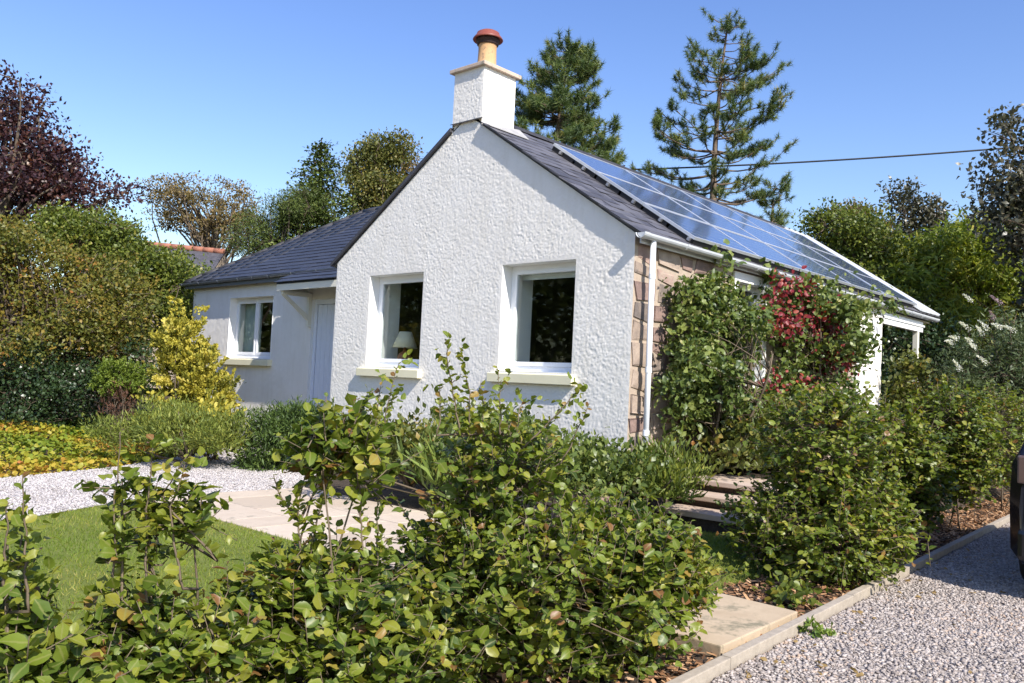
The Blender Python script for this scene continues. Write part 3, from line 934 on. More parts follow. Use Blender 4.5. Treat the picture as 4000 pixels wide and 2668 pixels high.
def height(x, y):
    x, y = np.asarray(x, float), np.asarray(y, float)
    z = -.69 + .16 * ss(2.3, 1.5, x)
    up = np.maximum(ss(-1.15, -.75, y) * ss(.60, .40, x), ss(.55, 1.2, y) * ss(1.9, 1.4, x)) * ss(-3.6, -2.4, x)
    z = z * (1 - up) + (-.14) * up
    z = z + .28 * ss(0, 3.0, left_dist(x, y)) * ss(3.0, -1.0, y) * ss(-30, -12, x)
    z = z + .9 * ss(9, 30, y) + .5 * ss(-12, -35, x)
    return z


xs = np.concatenate([[-900, -400, -200, -100, -60], np.arange(-40, -14, 2.0), np.arange(-14, 7.01, .25), np.arange(8, 30, 2.0), [40, 80, 200, 400, 900]])
ys = np.concatenate([[-900, -300, -100, -50, -30, -20], np.arange(-14, 9.01, .25), np.arange(10, 50, 2.0), [70, 120, 250, 500, 900]])
X, Y = np.meshgrid(xs, ys)
Z = height(X, Y)
nx, ny = len(xs), len(ys)
idx = np.arange(nx * ny).reshape(ny, nx)
Fq = np.stack([idx[:-1, :-1], idx[:-1, 1:], idx[1:, 1:], idx[1:, :-1]], -1).reshape(-1, 4)
# no ground under the cottage floor
cx = X.ravel()[Fq].mean(1); cy = Y.ravel()[Fq].mean(1)
ground = link("ground", npmesh("ground", np.stack([X, Y, Z], -1).reshape(-1, 3), Fq, None, True), MAT['soil'])
ground["kind"] = "structure"


def sheet(name, outline, dz, mat, step=.18, parent=None):
    """a sheet laid over the terrain inside an outline"""
    bm = bmesh.new()
    vs = [bm.verts.new((x, y, 0)) for x, y in outline]
    bm.faces.new(vs)
    x0, x1 = min(p[0] for p in outline), max(p[0] for p in outline)
    y0, y1 = min(p[1] for p in outline), max(p[1] for p in outline)
    st = max(step, (x1 - x0) / 60, (y1 - y0) / 60)
    for ax, a, b in ((0, x0, x1), (1, y0, y1)):
        for t in np.arange(a + st, b, st):
            n = (1, 0, 0) if ax == 0 else (0, 1, 0)
            bmesh.ops.bisect_plane(bm, geom=bm.verts[:] + bm.edges[:] + bm.faces[:], plane_co=(t * n[0], t * n[1], 0), plane_no=n)
    for v in bm.verts: v.co.z = float(height(v.co.x, v.co.y)) + dz
    me = bpy.data.meshes.new(name); bm.to_mesh(me); bm.free()
    for p in me.polygons: p.use_smooth = True
    if me.polygons[0].normal.z < 0: me.flip_normals()
    o = link(name, me, mat, parent)
    if parent is None: o["kind"] = "structure"
    return o


def edge_x(y):      # inner edge of the drive kerb
    return 3.10 - .062 * (y + 3.2)


def in_poly(px, py, poly):
    c = np.zeros(len(px), bool); n = len(poly); j = n - 1
    for i in range(n):
        xi, yi = poly[i]; xj, yj = poly[j]
        c ^= ((yi > py) != (yj > py)) & (px < (xj - xi) * (py - yi) / (yj - yi + 1e-12) + xi)
        j = i
    return c


DRIVE = [(edge_x(-16) + .08, -16), (8.5, -16), (8.5, 16), (edge_x(16) + .08, 16)]
LAWN = [(1.75, -12), (1.75, -3.9), (-3.18, -3.95), (-2.45, -5.4), (-1.2, -8.0), (.6, -12)]
PATH = [(-3.22, -3.93), (-3.2, -2.02), (-4.4, -1.0), (-5.15, -.2), (-5.7, .98), (-8.4, .98), (-8.23, -.26), (-7.63, -.86), (-5.99, -3.07), (-5.39, -4.59), (-5.0, -6.5), (-4.5, -9), (-1.7, -9), (-1.24, -8.0), (-2.49, -5.4)]
sheet("gravel_drive", DRIVE, .012, MAT['gravelbase'], .4)
sheet("lawn", LAWN, .012, MAT['lawnbase'])
sheet("lawn_patch", [(.70, -2.05), (2.2, -2.05), (2.15, -1.2), (1.75, -.42), (.70, -.42)], .012, MAT['lawnbase'])
sheet("gravel_path", PATH, .010, MAT['palebase'])


def octa(n, r, size):
    base = np.array([(1, 0, 0), (-1, 0, 0), (0, 1, 0), (0, -1, 0), (0, 0, 1), (0, 0, -1)], float)
    F = np.array([(0, 2, 4), (2, 1, 4), (1, 3, 4), (3, 0, 4), (2, 0, 5), (1, 2, 5), (3, 1, 5), (0, 3, 5)])
    V = base[None] * (1 + .35 * r.normal(size=(n, 6, 1)).clip(-1.2, 1.2)) * r.uniform(.55, 1.25, (n, 1, 3)) * (size * r.uniform(.6, 1.5, n))[:, None, None]
    q = norm(r.normal(size=(n, 4)))
    w_, x, y, z = q.T
    Rm = np.stack([np.stack([1 - 2 * (y * y + z * z), 2 * (x * y - z * w_), 2 * (x * z + y * w_)], -1), np.stack([2 * (x * y + z * w_), 1 - 2 * (x * x + z * z), 2 * (y * z - x * w_)], -1), np.stack([2 * (x * z - y * w_), 2 * (y * z + x * w_), 1 - 2 * (x * x + y * y)], -1)], -2)
    return np.einsum('nij,nkj->nki', Rm, V), F


def stones(name, poly, dens, size, mat, seed, margin=25, dmax=13.0, dz=.012, kind="stuff"):
    r = np.random.default_rng(seed)
    P = np.array(poly)
    a, b = P.min(0), P.max(0)
    n = int((b[0] - a[0]) * (b[1] - a[1]) * dens)
    x = r.uniform(a[0], b[0], n); y = r.uniform(a[1], b[1], n)
    z = height(x, y) + dz
    u, v, dep = proj(np.stack([x, y, z], 1))
    k = in_poly(x, y, poly) & (dep > .4) & (u > -margin - 40) & (u < 1024 + margin + 40) & (v < 683 + margin + 30) & (v > 0)
    keep = r.random(n) < np.clip((dmax / np.maximum(dep, .1)) ** 1.5, .05, 1)
    k &= keep
    x, y, z = x[k], y[k], z[k]
    V, F = octa(len(x), r, size)
    V[:, :, 2] *= .62
    V = V + np.stack([x, y, z + r.uniform(.0, .55, len(x)) * size], 1)[:, None]
    Fa = (F[None] + (np.arange(len(x)) * 6)[:, None, None]).reshape(-1, 3)
    o = link(name, npmesh(name, V.reshape(-1, 3), Fa, np.repeat(r.random(len(x)), 6)), mat)
    o["kind"] = kind
    return o


stones("gravel", DRIVE, 4000, .0125, MAT['gravel'], 11, dmax=8.0)
stones("pale_gravel", PATH, 1900, .0135, MAT['palegravel'], 12, dmax=12)
_ml = [(2.35, -6), (edge_x(-6), -6), (edge_x(4), 4), (2.2, 4)]
BED = [(1.6, -12), (edge_x(-12), -12), (edge_x(16), 16), (1.4, 16), (1.4, -1)]
r_ = np.random.default_rng(5)
n_ = 38000
mx_ = r_.uniform(1.5, 3.2, n_); my_ = r_.uniform(-6.5, 13, n_)
mk_ = ~((mx_ < 2.2) & (my_ > -2.1) & (my_ < -.4)); mx_, my_ = mx_[mk_], my_[mk_]; n_ = len(mx_)
kk = mx_ < edge_x(my_) - .01
mx_, my_ = mx_[kk], my_[kk]
mp = np.stack([mx_, my_, height(mx_, my_) + .012 + r_.uniform(0, .018, len(mx_))], 1)
md = norm(r_.normal(size=mp.shape) * [1, 1, .25])
V_, F_, R_ = scatter((np.array([(0, -.22, 0), (0, .22, 0), (1, .16, .03), (1, -.16, .05)], float), np.array([(0, 1, 2), (0, 2, 3)])), mp, md, np.array([0, 0, 1.0]) + r_.normal(size=mp.shape) * .35, r_.uniform(.015, .06, len(mp)), r_.random(len(mp)))
link("bark_mulch", npmesh("bark_mulch", V_, F_, R_), MAT['mulch'])["kind"] = "stuff"

# a few fallen leaves on the drive beside the kerb and on the slab
n_ = 90
ly = r_.uniform(-5.5, 2.0, n_); lx = edge_x(ly) + .1 + np.abs(r_.normal(size=n_)) * .35
lp = np.stack([lx, ly, np.full(n_, -.662)], 1)
V_, F_, R_ = scatter(LEAF[2], lp, norm(r_.normal(size=lp.shape) * [1, 1, .15]), np.array([0, 0, 1.0]) + r_.normal(size=lp.shape) * .3, r_.uniform(.03, .06, n_), np.full(n_, .97))
link("leaf_litter", npmesh("leaf_litter", V_, F_, R_), MAT['brownleaf'])["kind"] = "stuff"

# grass blades on the lawn
n_ = 90000
gx = r_.uniform(-3.2, 1.75, n_); gy = r_.uniform(-9, -3.9, n_)
k = in_poly(gx, gy, LAWN)
gx, gy = gx[k], gy[k]
gx = np.concatenate([gx, r_.uniform(.7, 2.2, 16000)]); gy = np.concatenate([gy, r_.uniform(-2.05, -.42, 16000)])
gp = np.stack([gx, gy, height(gx, gy) + .008], 1)
u, v, dep = proj(gp)
k = (u > -20) & (u < 1044) & (v < 700)
gp = gp[k]
gd = norm(np.array([0, 0, 1.0]) + r_.normal(size=gp.shape) * .55)
V_, F_, R_ = scatter((NEEDLE[0] * [1, 2.2, 1], NEEDLE[1]), gp, gd, r_.normal(size=gp.shape), r_.uniform(.018, .045, len(gp)), np.clip(r_.normal(.45, .22, len(gp)), 0, 1))
link("grass", npmesh("grass", V_, F_, R_), MAT['grass'])["kind"] = "stuff"

# kerb boards along the drive
kerb = bpy.data.objects.new("kerb", None); COL.objects.link(kerb); kerb["kind"] = "structure"; kerb.location = (3.1, -3.2, -.69)
yy = -14.0
kr = random.Random(4)
while yy < 14:
    L_ = 2.1
    y1 = yy + L_ - .006
    dz = kr.uniform(-.004, .004)
    mb = MB(); mb.prism([(edge_x(yy), yy, -.80), (edge_x(yy) + .062, yy, -.80), (edge_x(yy) + .062, yy, -.615 + dz), (edge_x(yy), yy, -.615 + dz)][::-1], (edge_x(y1) - edge_x(yy), y1 - yy, 0))
    mb.build("kerb_board", MAT['wood'], kerb, bevel=.006)
    yy += L_

# ------------------------------------------------------------------ the cottage
COT = thing("cottage", "white harled single storey cottage with slate roof, stone side wall and tiled side wing", "house", (0, 0, -.2))
W, ZE, RX, ZR = 5.6, 2.58, -2.8, 4.42          # gable width, eave height, ridge x and height
TAN = (ZR - ZE) / (W / 2)
YEND = 10.3
WIN = [(-4.758, -3.548), (-2.033, -.831)]
ZB, ZT = .975, 2.338


def harl_noise(u, v, amp):
    wx = vnoise(u * 9 + 9.1, v * 9 + 3.3) - .5
    wy = vnoise(u * 9 + 31.7, v * 9 + 17.9) - .5
    a = vnoise((u + wx * .08) * 31, (v + wy * .08) * 37 + 5)
    b = vnoise((u + wy * .06) * 47 + 7, (v + wx * .06) * 54)
    c = vnoise(u * 83 + 3, v * 83 + 11)
    rid = 1 - np.abs(2 * a - 1)
    g = vnoise(u * 2.3 + 40, v * 2.3 + 8)
    return amp * (.75 + .5 * g) * (.50 * rid + .46 * (1 - np.abs(2 * b - 1)) + .34 * c - .58)


def harl_sheet(u0, u1, v0, v1, holes, step, amp, place, name, mat, parent, clip=None):
    """rendered wall face as a fine grid with real relief, window holes left out"""
    def axis(a, b, marks):
        s = sorted(set([a, b] + [m for m in marks if a < m < b]))
        out = []
        for p, q in zip(s[:-1], s[1:]):
            n = max(1, int(round((q - p) / step)))
            out += list(np.linspace(p, q, n + 1)[:-1])
        return np.array(out + [s[-1]])
    us = axis(u0, u1, [h[0] for h in holes] + [h[1] for h in holes])
    vs = axis(v0, v1, [h[2] for h in holes] + [h[3] for h in holes])
    U, Vv = np.meshgrid(us, vs)
    D = harl_noise(U, Vv, amp)
    for h in holes:     # calm the relief towards the openings
        d = np.maximum(np.maximum(h[0] - U, U - h[1]), np.maximum(h[2] - Vv, Vv - h[3]))
        D = np.where(d < .05, D * np.clip(d / .05, 0, 1), D)
    D = D * np.clip((U - u0) / .04, 0, 1) * np.clip((u1 - U) / .04, 0, 1)
    idx = np.arange(U.size).reshape(U.shape)
    F = np.stack([idx[:-1, :-1], idx[:-1, 1:], idx[1:, 1:], idx[1:, :-1]], -1).reshape(-1, 4)
    uc = U.ravel()[F].mean(1); vc = Vv.ravel()[F].mean(1)
    ok = np.ones(len(F), bool)
    for h in holes: ok &= ~((uc > h[0]) & (uc < h[1]) & (vc > h[2]) & (vc < h[3]))
    if clip: ok &= vc < clip(uc) + step
    F = F[ok]
    P = place(U.ravel(), Vv.ravel(), D.ravel())
    if clip:
        # pull the vertices above the slope down on to it
        zc = clip(U.ravel()); P[:, 2] = np.minimum(P[:, 2], zc)
    used = np.unique(F); mp = np.full(len(P), -1); mp[used] = np.arange(len(used))
    me = npmesh(name, P[used] - origin(parent), mp[F], None, True)
    return link(name, me, mat, parent)


gclip = lambda x: np.minimum(ZE + (0 - x) * TAN, ZE + (x + W) * TAN)
harl_sheet(-W, 0, -.25, ZR, [(a, b, ZB, ZT) for a, b in WIN], .0115, .0080, lambda u, v, d: np.stack([u, -.012 - d, v], 1), "gable_wall", MAT['harl'], COT, gclip)

# structural shell behind the faces (closes the rooms)
mb = MB()
mb.box((-W, .61, -.2), (-W + .05, YEND, ZE))                 # left wall
mb.poly([(-W, .9, -.2), (-W, .0, -.2), (-W, .0, ZE), (-W, .9, ZE)])
mb.build("side_wall", MAT['render'], COT)

# window builder: opening in a wall facing -Y
def window(x0, x1, z0, z1, y, name_parent, depth=.17, inner=.36, lights=1, sill=True, head_blind=False):
    rv = MB()
    o = .003
    def quadbox(a, b): rv.box(a, b)
    t = .012
    # painted outer reveals and plaster inner reveals (thin linings that line the opening)
    rv.box((x0 - t, y - .010, z0), (x0 + o, y + depth + .06 + inner, z1))
    rv.box((x1 - o, y - .010, z0), (x1 + t, y + depth + .06 + inner, z1))
    rv.box((x0 - t, y - .010, z1 - o), (x1 + t, y + depth + .06 + inner, z1 + t))
    rv.box((x0 - t, y + .0, z0 - t), (x1 + t, y + depth + .06 + inner, z0 + o))
    rv.build("window_reveal", MAT['reveal'], name_parent)
    yf = y + depth
    f = MB()
    fw, fb = .062, .075
    X0, X1, Z0, Z1 = x0 + o + .001, x1 - o - .001, z0 + o + .001, z1 - o - .001
    f.box((X0, yf, Z0), (X0 + fw, yf + .06, Z1))
    f.box((X1 - fw, yf, Z0), (X1, yf + .06, Z1))
    f.box((X0 + fw, yf, Z1 - fw), (X1 - fw, yf + .06, Z1))
    f.box((X0 + fw, yf, Z0), (X1 - fw, yf + .06, Z0 + fb))
    win = f.build("window", MAT['upvc'], name_parent, bevel=.004)
    n = lights
    wv = (X1 - X0 - 2 * fw)
    for k in range(n):
        a = X0 + fw + wv * k / n + (.018 if k else 0)
        b = X0 + fw + wv * (k + 1) / n - (.018 if k < n - 1 else 0)
        s = MB(); sw = .045
        za, zb = Z0 + fb, Z1 - fw
        s.box((a + .002, yf - .012, za + .002), (a + sw, yf + .038, zb - .002)); s.box((b - sw, yf - .012, za + .002), (b - .002, yf + .038, zb - .002))
        s.box((a + sw, yf - .012, zb - sw), (b - sw, yf + .038, zb - .002)); s.box((a + sw, yf - .012, za + .002), (b - sw, yf + .038, za + sw + .012))
        s.build("sash", MAT['upvc'], win, bevel=.004)
        g = MB(); g.box((a + sw, yf + .010, za + sw + .012), (b - sw, yf + .014, zb - sw)); g.build("pane", MAT['glass'], win)
    if n > 1:
        for k in range(1, n):
            c = X0 + fw + wv * k / n
            m = MB(); m.box((c - .016, yf - .004, Z0 + fb), (c + .016, yf + .06, Z1 - fw)); m.build("mullion", MAT['upvc'], win, bevel=.003)
    if sill:
        s = MB()
        s.prism([(x0 - .11, y - .095, z0 - .135), (x0 - .11, y - .095, z0 - .022), (x0 - .11, y + .0, z0 - .004), (x0 - .11, y + .0, z0 - .135)], (x1 - x0 + .22 - .04, 0, 0))
        s.build("window_sill", MAT['cream'], name_parent, bevel=.006)
        c = MB(); c.box((x0 - .03 + .04, y + .0, z0 - .012), (x1 + .0, yf, z0 + .012)); c.build("sill_board", MAT['upvc'], win, bevel=.003)
    return win


for a, b in WIN:
    window(a, b, ZB, ZT, 0, COT)

# room behind the gable windows
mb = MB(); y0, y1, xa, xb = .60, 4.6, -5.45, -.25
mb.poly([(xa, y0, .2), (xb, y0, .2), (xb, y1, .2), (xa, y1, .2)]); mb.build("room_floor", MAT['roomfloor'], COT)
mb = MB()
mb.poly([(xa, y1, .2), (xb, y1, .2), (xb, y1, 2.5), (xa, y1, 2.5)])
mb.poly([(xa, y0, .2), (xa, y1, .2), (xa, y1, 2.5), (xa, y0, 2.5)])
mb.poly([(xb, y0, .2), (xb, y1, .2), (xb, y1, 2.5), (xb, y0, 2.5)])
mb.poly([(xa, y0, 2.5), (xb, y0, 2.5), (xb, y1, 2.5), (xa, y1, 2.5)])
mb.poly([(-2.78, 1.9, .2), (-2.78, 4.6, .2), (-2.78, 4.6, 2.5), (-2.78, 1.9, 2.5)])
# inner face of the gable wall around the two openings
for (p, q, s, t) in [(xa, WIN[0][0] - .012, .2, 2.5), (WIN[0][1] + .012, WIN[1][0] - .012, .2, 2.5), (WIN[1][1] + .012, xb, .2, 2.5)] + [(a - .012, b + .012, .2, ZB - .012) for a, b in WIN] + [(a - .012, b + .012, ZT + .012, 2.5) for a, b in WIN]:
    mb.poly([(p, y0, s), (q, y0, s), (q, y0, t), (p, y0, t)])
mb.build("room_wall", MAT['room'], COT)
# things in the room
bl = MB()
bl.tube([(-1.96, .30, 2.24), (-.90, .30, 2.24)], .028, 10); bl.box((-1.955, .293, 2.17), (-.905, .297, 2.235))
bl.build("roller_blind", MAT['blind'], None)
tag(bpy.data.objects["roller_blind"], "white roller blind rolled up inside the larger gable window", "blind")
lamp = thing("table_lamp", "table lamp with cream shade and russet base inside the gable window", "lamp", (-4.42, .45, ZB + .004))
mb = MB(); mb.lathe([(.075, 0), (.08, .015), (.065, .04), (.10, .10), (.112, .16), (.085, .22), (.03, .26), (.018, .29), (.014, .36)], (-4.42, .45, ZB + .004), 20); mb.build("lamp_base", MAT['lampbase'], lamp, True)
V, F = [], []
for k in range(28):
    a = 2 * math.pi * k / 28
    for r0, z0_ in ((.195, .315), (.095, .555), (.092, .555), (.192, .315)):
        V.append((-4.42 + r0 * math.cos(a), .45 + r0 * math.sin(a) * .95, ZB + z0_))
for k in range(28):
    k2 = (k + 1) % 28
    for j in range(4):
        j2 = (j + 1) % 4
        F.append([k * 4 + j, k2 * 4 + j, k2 * 4 + j2, k * 4 + j2])
MB().add(V, F).build("lamp_shade", MAT['lampshade'], lamp, True)
pic = MB(); pic.box((-4.5, 4.56, 1.3), (-3.7, 4.595, 1.95)); o = pic.build("wall_picture", MAT['picture'], None, bevel=.01)
tag(o, "dark framed picture on the room wall behind the lamp", "picture")

# ---- chimney
CX0, CX1, CY0, CY1 = -3.10, -2.53, -.012, .60
CH = MB(); CH.box((CX0 + .012, CY0 + .012, 3.9), (CX1 - .012, CY1, 5.03)); ch = CH.build("chimney", MAT['harl'], COT)
harl_sheet(CX0, CX1, 4.335, 5.05, [], .0115, .0085, lambda u, v, d: np.stack([u, CY0 - .012 - d, v], 1), "chimney_face", MAT['harl'], ch)
harl_sheet(CY0 - .012, CY1, 4.20, 5.05, [], .0115, .0085, lambda u, v, d: np.stack([CX1 + .0 + d, u, v], 1), "chimney_face", MAT['harl'], ch)
harl_sheet(CY0 - .012, CY1, 4.20, 5.05, [], .03, .018, lambda u, v, d: np.stack([CX0 - d, u, v], 1), "chimney_face", MAT['harl'], ch)
mb = MB(); mb.box((CX0 - .055, CY0 - .065, 5.045), (CX1 + .055, CY1 + .055, 5.098)); mb.build("chimney_cope", MAT['sandstone'], ch, bevel=.008)
mb = MB(); mb.prism([(CX0 - .008, CY0 - .045, 4.325), (CX1 + .008, CY0 - .045, 4.325), (CX1 + .008, CY0 + .0, 4.345), (CX0 - .008, CY0 + .0, 4.345)], (0, 0, .012)); mb.build("flashing", MAT['lead'], ch)
mb = MB()
for (p, q) in (((CX1 + .004, CY0 - .03), (CX1 + .012, CY1 + .05)),):
    zt = lambda x: ZE - x * TAN
    mb.prism([(CX1 + .02, CY0 - .05, zt(CX1) + .02), (CX1 + .20, CY0 - .05, zt(CX1 + .20) + .075), (CX1 + .20, CY1 + .10, zt(CX1 + .20) + .075), (CX1 + .02, CY1 + .10, zt(CX1) + .10)], (0, 0, .01))
mb.build("flashing", MAT['leadlight'], ch)
PC = ((CX0 + CX1) / 2 + .02, .28)
mb = MB(); mb.lathe([(.20, 0), (.19, .03), (.15, .06)], (PC[0], PC[1], 5.096), 20); mb.build("flaunching", MAT['mortar'], ch, True)
mb = MB(); mb.lathe([(.148, .0), (.146, .06), (.132, .08), (.125, .30), (.130, .40), (.140, .42)], (PC[0], PC[1], 5.105), 24); mb.build("chimney_pot", MAT['terracotta'], ch, True)
mb = MB(); mb.lathe([(.142, .0), (.15, .01), (.15, .045), (.165, .05), (.165, .10), (.14, .11)], (PC[0], PC[1], 5.475), 24); cw = mb.build("cowl", MAT['cowldark'], ch, True)
mb = MB(); mb.lathe([(.17, .018), (.205, .0), (.212, .012), (.19, .045), (.165, .075), (.155, .105), (.12, .125), (.03, .13)], (PC[0], PC[1], 5.545), 24); mb.build("cowl_cap", MAT['cowl'], cw, True)

# ---- main roof
OV = .085
def roof_z(x, side):      # top surface of the roof deck
    return ZE + .035 + ((0 - x) if side > 0 else (x + W)) * TAN
XE = .10
zl = lambda x: roof_z(x, 1)
mb = MB()
mb.prism([(XE, .0, zl(XE) - .03), (RX, .0, zl(RX) - .03), (RX, .0, zl(RX)), (XE, .0, zl(XE))], (0, YEND + .1, 0))
mb.prism([(-W - XE, .0, zl(XE) - .03), (-W - XE, .0, zl(XE)), (RX, .0, zl(RX)), (RX, .0, zl(RX) - .03)], (0, YEND + .1, 0))
mb.poly([(0, YEND, ZE - .1), (-2.0, YEND, ZE - .1), (-2.0, YEND, -.3), (-W, YEND, -.3), (-W, YEND, ZE), (RX, YEND, ZR), (0, YEND, ZE)])
roof = mb.build("roof", MAT['mortar'], COT)
SL = math.atan(TAN)
SDIR = np.array([math.cos(SL), 0, -math.sin(SL)])       # down the right slope
SNRM = np.array([math.sin(SL), 0, math.cos(SL)])


def slate_mesh(w_, l_, t, r, name):
    V = []
    for z in (0, t):
        for (x, y) in ((-w_ / 2, 0), (w_ / 2, 0), (w_ / 2, l_), (-w_ / 2, l_)):
            V.append((x + r.normal() * .004, y + r.normal() * .004, z + r.normal() * .0015))
    F = [(0, 3, 2, 1), (4, 5, 6, 7), (0, 1, 5, 4), (1, 2, 6, 5), (2, 3, 7, 6), (3, 0, 4, 7)]
    me = bpy.data.meshes.new(name); me.from_pydata(V, [], F); me.update()
    return me


def place_slates(name, meshes, mat, spots, parent, limit=300, vec=None):
    """spots: list of 4x4 arrays in world; the ones that show largest become objects, the others one joined part"""
    off = origin(parent)
    S = np.array(spots)
    u, v, d = proj(S[:, :3, 3])
    vis = (u > -10) & (u < 1034) & (v > -10) & (v < 690) & (d > 0)
    view = norm(CAM_C - S[:, :3, 3]); nz = np.abs((view * S[:, :3, 2]).sum(1))
    score = np.where(vis, nz / d ** 2, -1)
    order = np.argsort(-score)
    singles, rest = order[:limit], order[limit:]
    for me in meshes:
        if not len(me.materials): me.materials.append(mat)
    for n, i in enumerate(singles):
        o = bpy.data.objects.new(name, meshes[i % len(meshes)])
        COL.objects.link(o); o.parent = parent
        m = S[i].copy(); m[:3, 3] -= off
        o.matrix_basis = Matrix(m.tolist())
    if len(rest):
        Vs, Fs, n = [], [], 0
        for i in rest:
            me = meshes[i % len(meshes)]
            V = np.array([vv.co for vv in me.vertices]); V = V @ S[i][:3, :3].T + S[i][:3, 3]
            Vs.append(V); Fs.append(np.array([p.vertices[:] for p in me.polygons]) + n); n += len(V)
        o = link("far_" + name + "s", npmesh(name + "s", np.vstack(Vs) - off, np.vstack(Fs)), mat, parent)
        o["kind"] = "stuff"


def M4(x, y, z, p):
    m = np.eye(4); m[:3, 0], m[:3, 1], m[:3, 2], m[:3, 3] = x, y, z, p
    return m


rs = np.random.default_rng(21)
smesh = [slate_mesh(.248, .36, .011, rs, "slate") for _ in range(8)]
spots = []
gauge, sw = .185, .252
slope_len = (XE - RX) / math.cos(SL)
top = np.array([RX, 0, zl(RX)])
nrow = int(slope_len / gauge)
tilt = .012 / .36
for rrow in range(nrow + 1):
    s1 = slope_len + .035 - rrow * gauge          # lower edge of this course, measured from the ridge
    n = int((YEND + OV + .1) / sw) + 2
    for c in range(n):
        y = -OV + sw * (c + (.5 if rrow % 2 else 0)) - .0
        if y > YEND + .1: continue
        yc = y + sw / 2 - (sw / 2 if (rrow % 2 and c < 0) else 0)
        # not under the middle of the array
        p = top + SDIR * s1 + np.array([0, yc, 0]) + SNRM * (.017 + rs.normal() * .002)
        if s1 < .33: continue
        if yc < CY1 + .06 and p[0] - .36 * math.cos(SL) < CX1 + .02: continue      # the chimney stands here
        if yc > 2.2 and .55 < s1 < 2.75 and yc < 8.8: continue
        a = rs.normal() * .006
        yv = norm(-SDIR - SNRM * (tilt + rs.normal() * .004))      # up the slope, sinking under the next course
        xv = np.array([0, 1.0, 0]) + yv * a
        zv = norm(np.cross(xv, yv)); zv = zv if zv[2] > 0 else -zv
        spots.append(M4(xv, yv, np.cross(xv, yv), p))
        if rrow % 2 and c == 0:
            m = M4(xv * .5, yv, np.cross(xv, yv), p - np.array([0, sw * .75, 0])); spots.append(m)
# orientation: x along the wall, y up the slope -> z must point outwards
spots = [m if m[2, 2] > 0 else M4(-m[:3, 0], m[:3, 1], -m[:3, 2], m[:3, 3]) for m in spots]
place_slates("slate", smesh, MAT['slate'], spots, roof, 300)
mb = MB()
yy = .62; k = 0
while yy < YEND:
    mb = MB(); P = [(RX - .13, yy, zl(RX) - .035), (RX - .06, yy, zl(RX) + .04), (RX, yy, zl(RX) + .062), (RX + .06, yy, zl(RX) + .04), (RX + .13, yy, zl(RX) - .035)]
    mb.prism(P, (0, .44, 0)); mb.build("ridge_tile", MAT['ridgetile'], roof); yy += .45
# dark verge edge on the left slope of the gable
mb = MB()
zl2 = lambda x: roof_z(x, -1)
mb.prism([(-W - XE - .02, -.06, zl2(-W - XE) - .02), (CX0 - .0, -.06, zl2(CX0) - .02), (CX0 - .0, -.06, zl2(CX0) + .035), (-W - XE - .02, -.06, zl2(-W - XE) + .035)], (0, .9, 0))
mb.build("verge_slates", MAT['slate'], roof)

# ---- wing (hipped, to the left)
WX0, WY, WZ = -12.25, 1.0, 2.66
WEY = .85                                     # eave line
wz = lambda y: WZ + (y - WEY) * TAN
RYW = WEY + (ZR - .0 - WZ) / TAN              # ridge y
HX = WX0 - .12
WWIN = (-10.66, -9.03, 1.08, 2.31)
DOOR = (-7.72, -6.72, -.40, 2.18)
harl_sheet(WX0, -5.6, -.55, 2.62, [WWIN, DOOR], .035, .012, lambda u, v, d: np.stack([u, WY - d, v], 1), "wing_wall", MAT['harl'], COT)
mb = MB(); mb.poly([(WX0, WY, -.55), (WX0, WY + 5.4, -.55), (WX0, WY + 5.4, 2.62), (WX0, WY, 2.62)]); mb.poly([(WX0, WY + 5.4, -.55), (-5.6, WY + 5.4, -.55), (-5.6, WY + 5.4, 2.62), (WX0, WY + 5.4, 2.62)])
mb.build("wing_wall", MAT['render'], COT)
window(*WWIN, WY, COT, depth=.15, inner=.25, lights=2)
# room of the wing
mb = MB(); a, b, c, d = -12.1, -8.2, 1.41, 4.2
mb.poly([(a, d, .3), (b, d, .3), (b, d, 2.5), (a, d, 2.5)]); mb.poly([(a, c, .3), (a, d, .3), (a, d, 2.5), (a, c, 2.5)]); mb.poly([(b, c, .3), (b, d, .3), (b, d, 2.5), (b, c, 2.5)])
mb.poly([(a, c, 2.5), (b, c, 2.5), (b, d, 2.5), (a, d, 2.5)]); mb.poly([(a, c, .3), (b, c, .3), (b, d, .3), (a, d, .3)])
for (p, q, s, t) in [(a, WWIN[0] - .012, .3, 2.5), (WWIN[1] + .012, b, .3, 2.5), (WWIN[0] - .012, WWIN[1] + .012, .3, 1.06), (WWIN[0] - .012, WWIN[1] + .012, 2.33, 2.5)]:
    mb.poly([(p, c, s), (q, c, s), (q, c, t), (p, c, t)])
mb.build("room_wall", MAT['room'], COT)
cu = MB()
pts = [(-10.62 + .62 * t / 24, 1.33 + .022 * math.sin(t * 1.9)) for t in range(25)]
cu.add([(x, y, z) for x, y in pts for z in (1.06, 2.26)], [[2 * i, 2 * i + 2, 2 * i + 3, 2 * i + 1] for i in range(24)])
o = cu.build("curtain", MAT['curtain'], None, True); tag(o, "pale green curtain hanging inside the two-light wing window", "curtain")
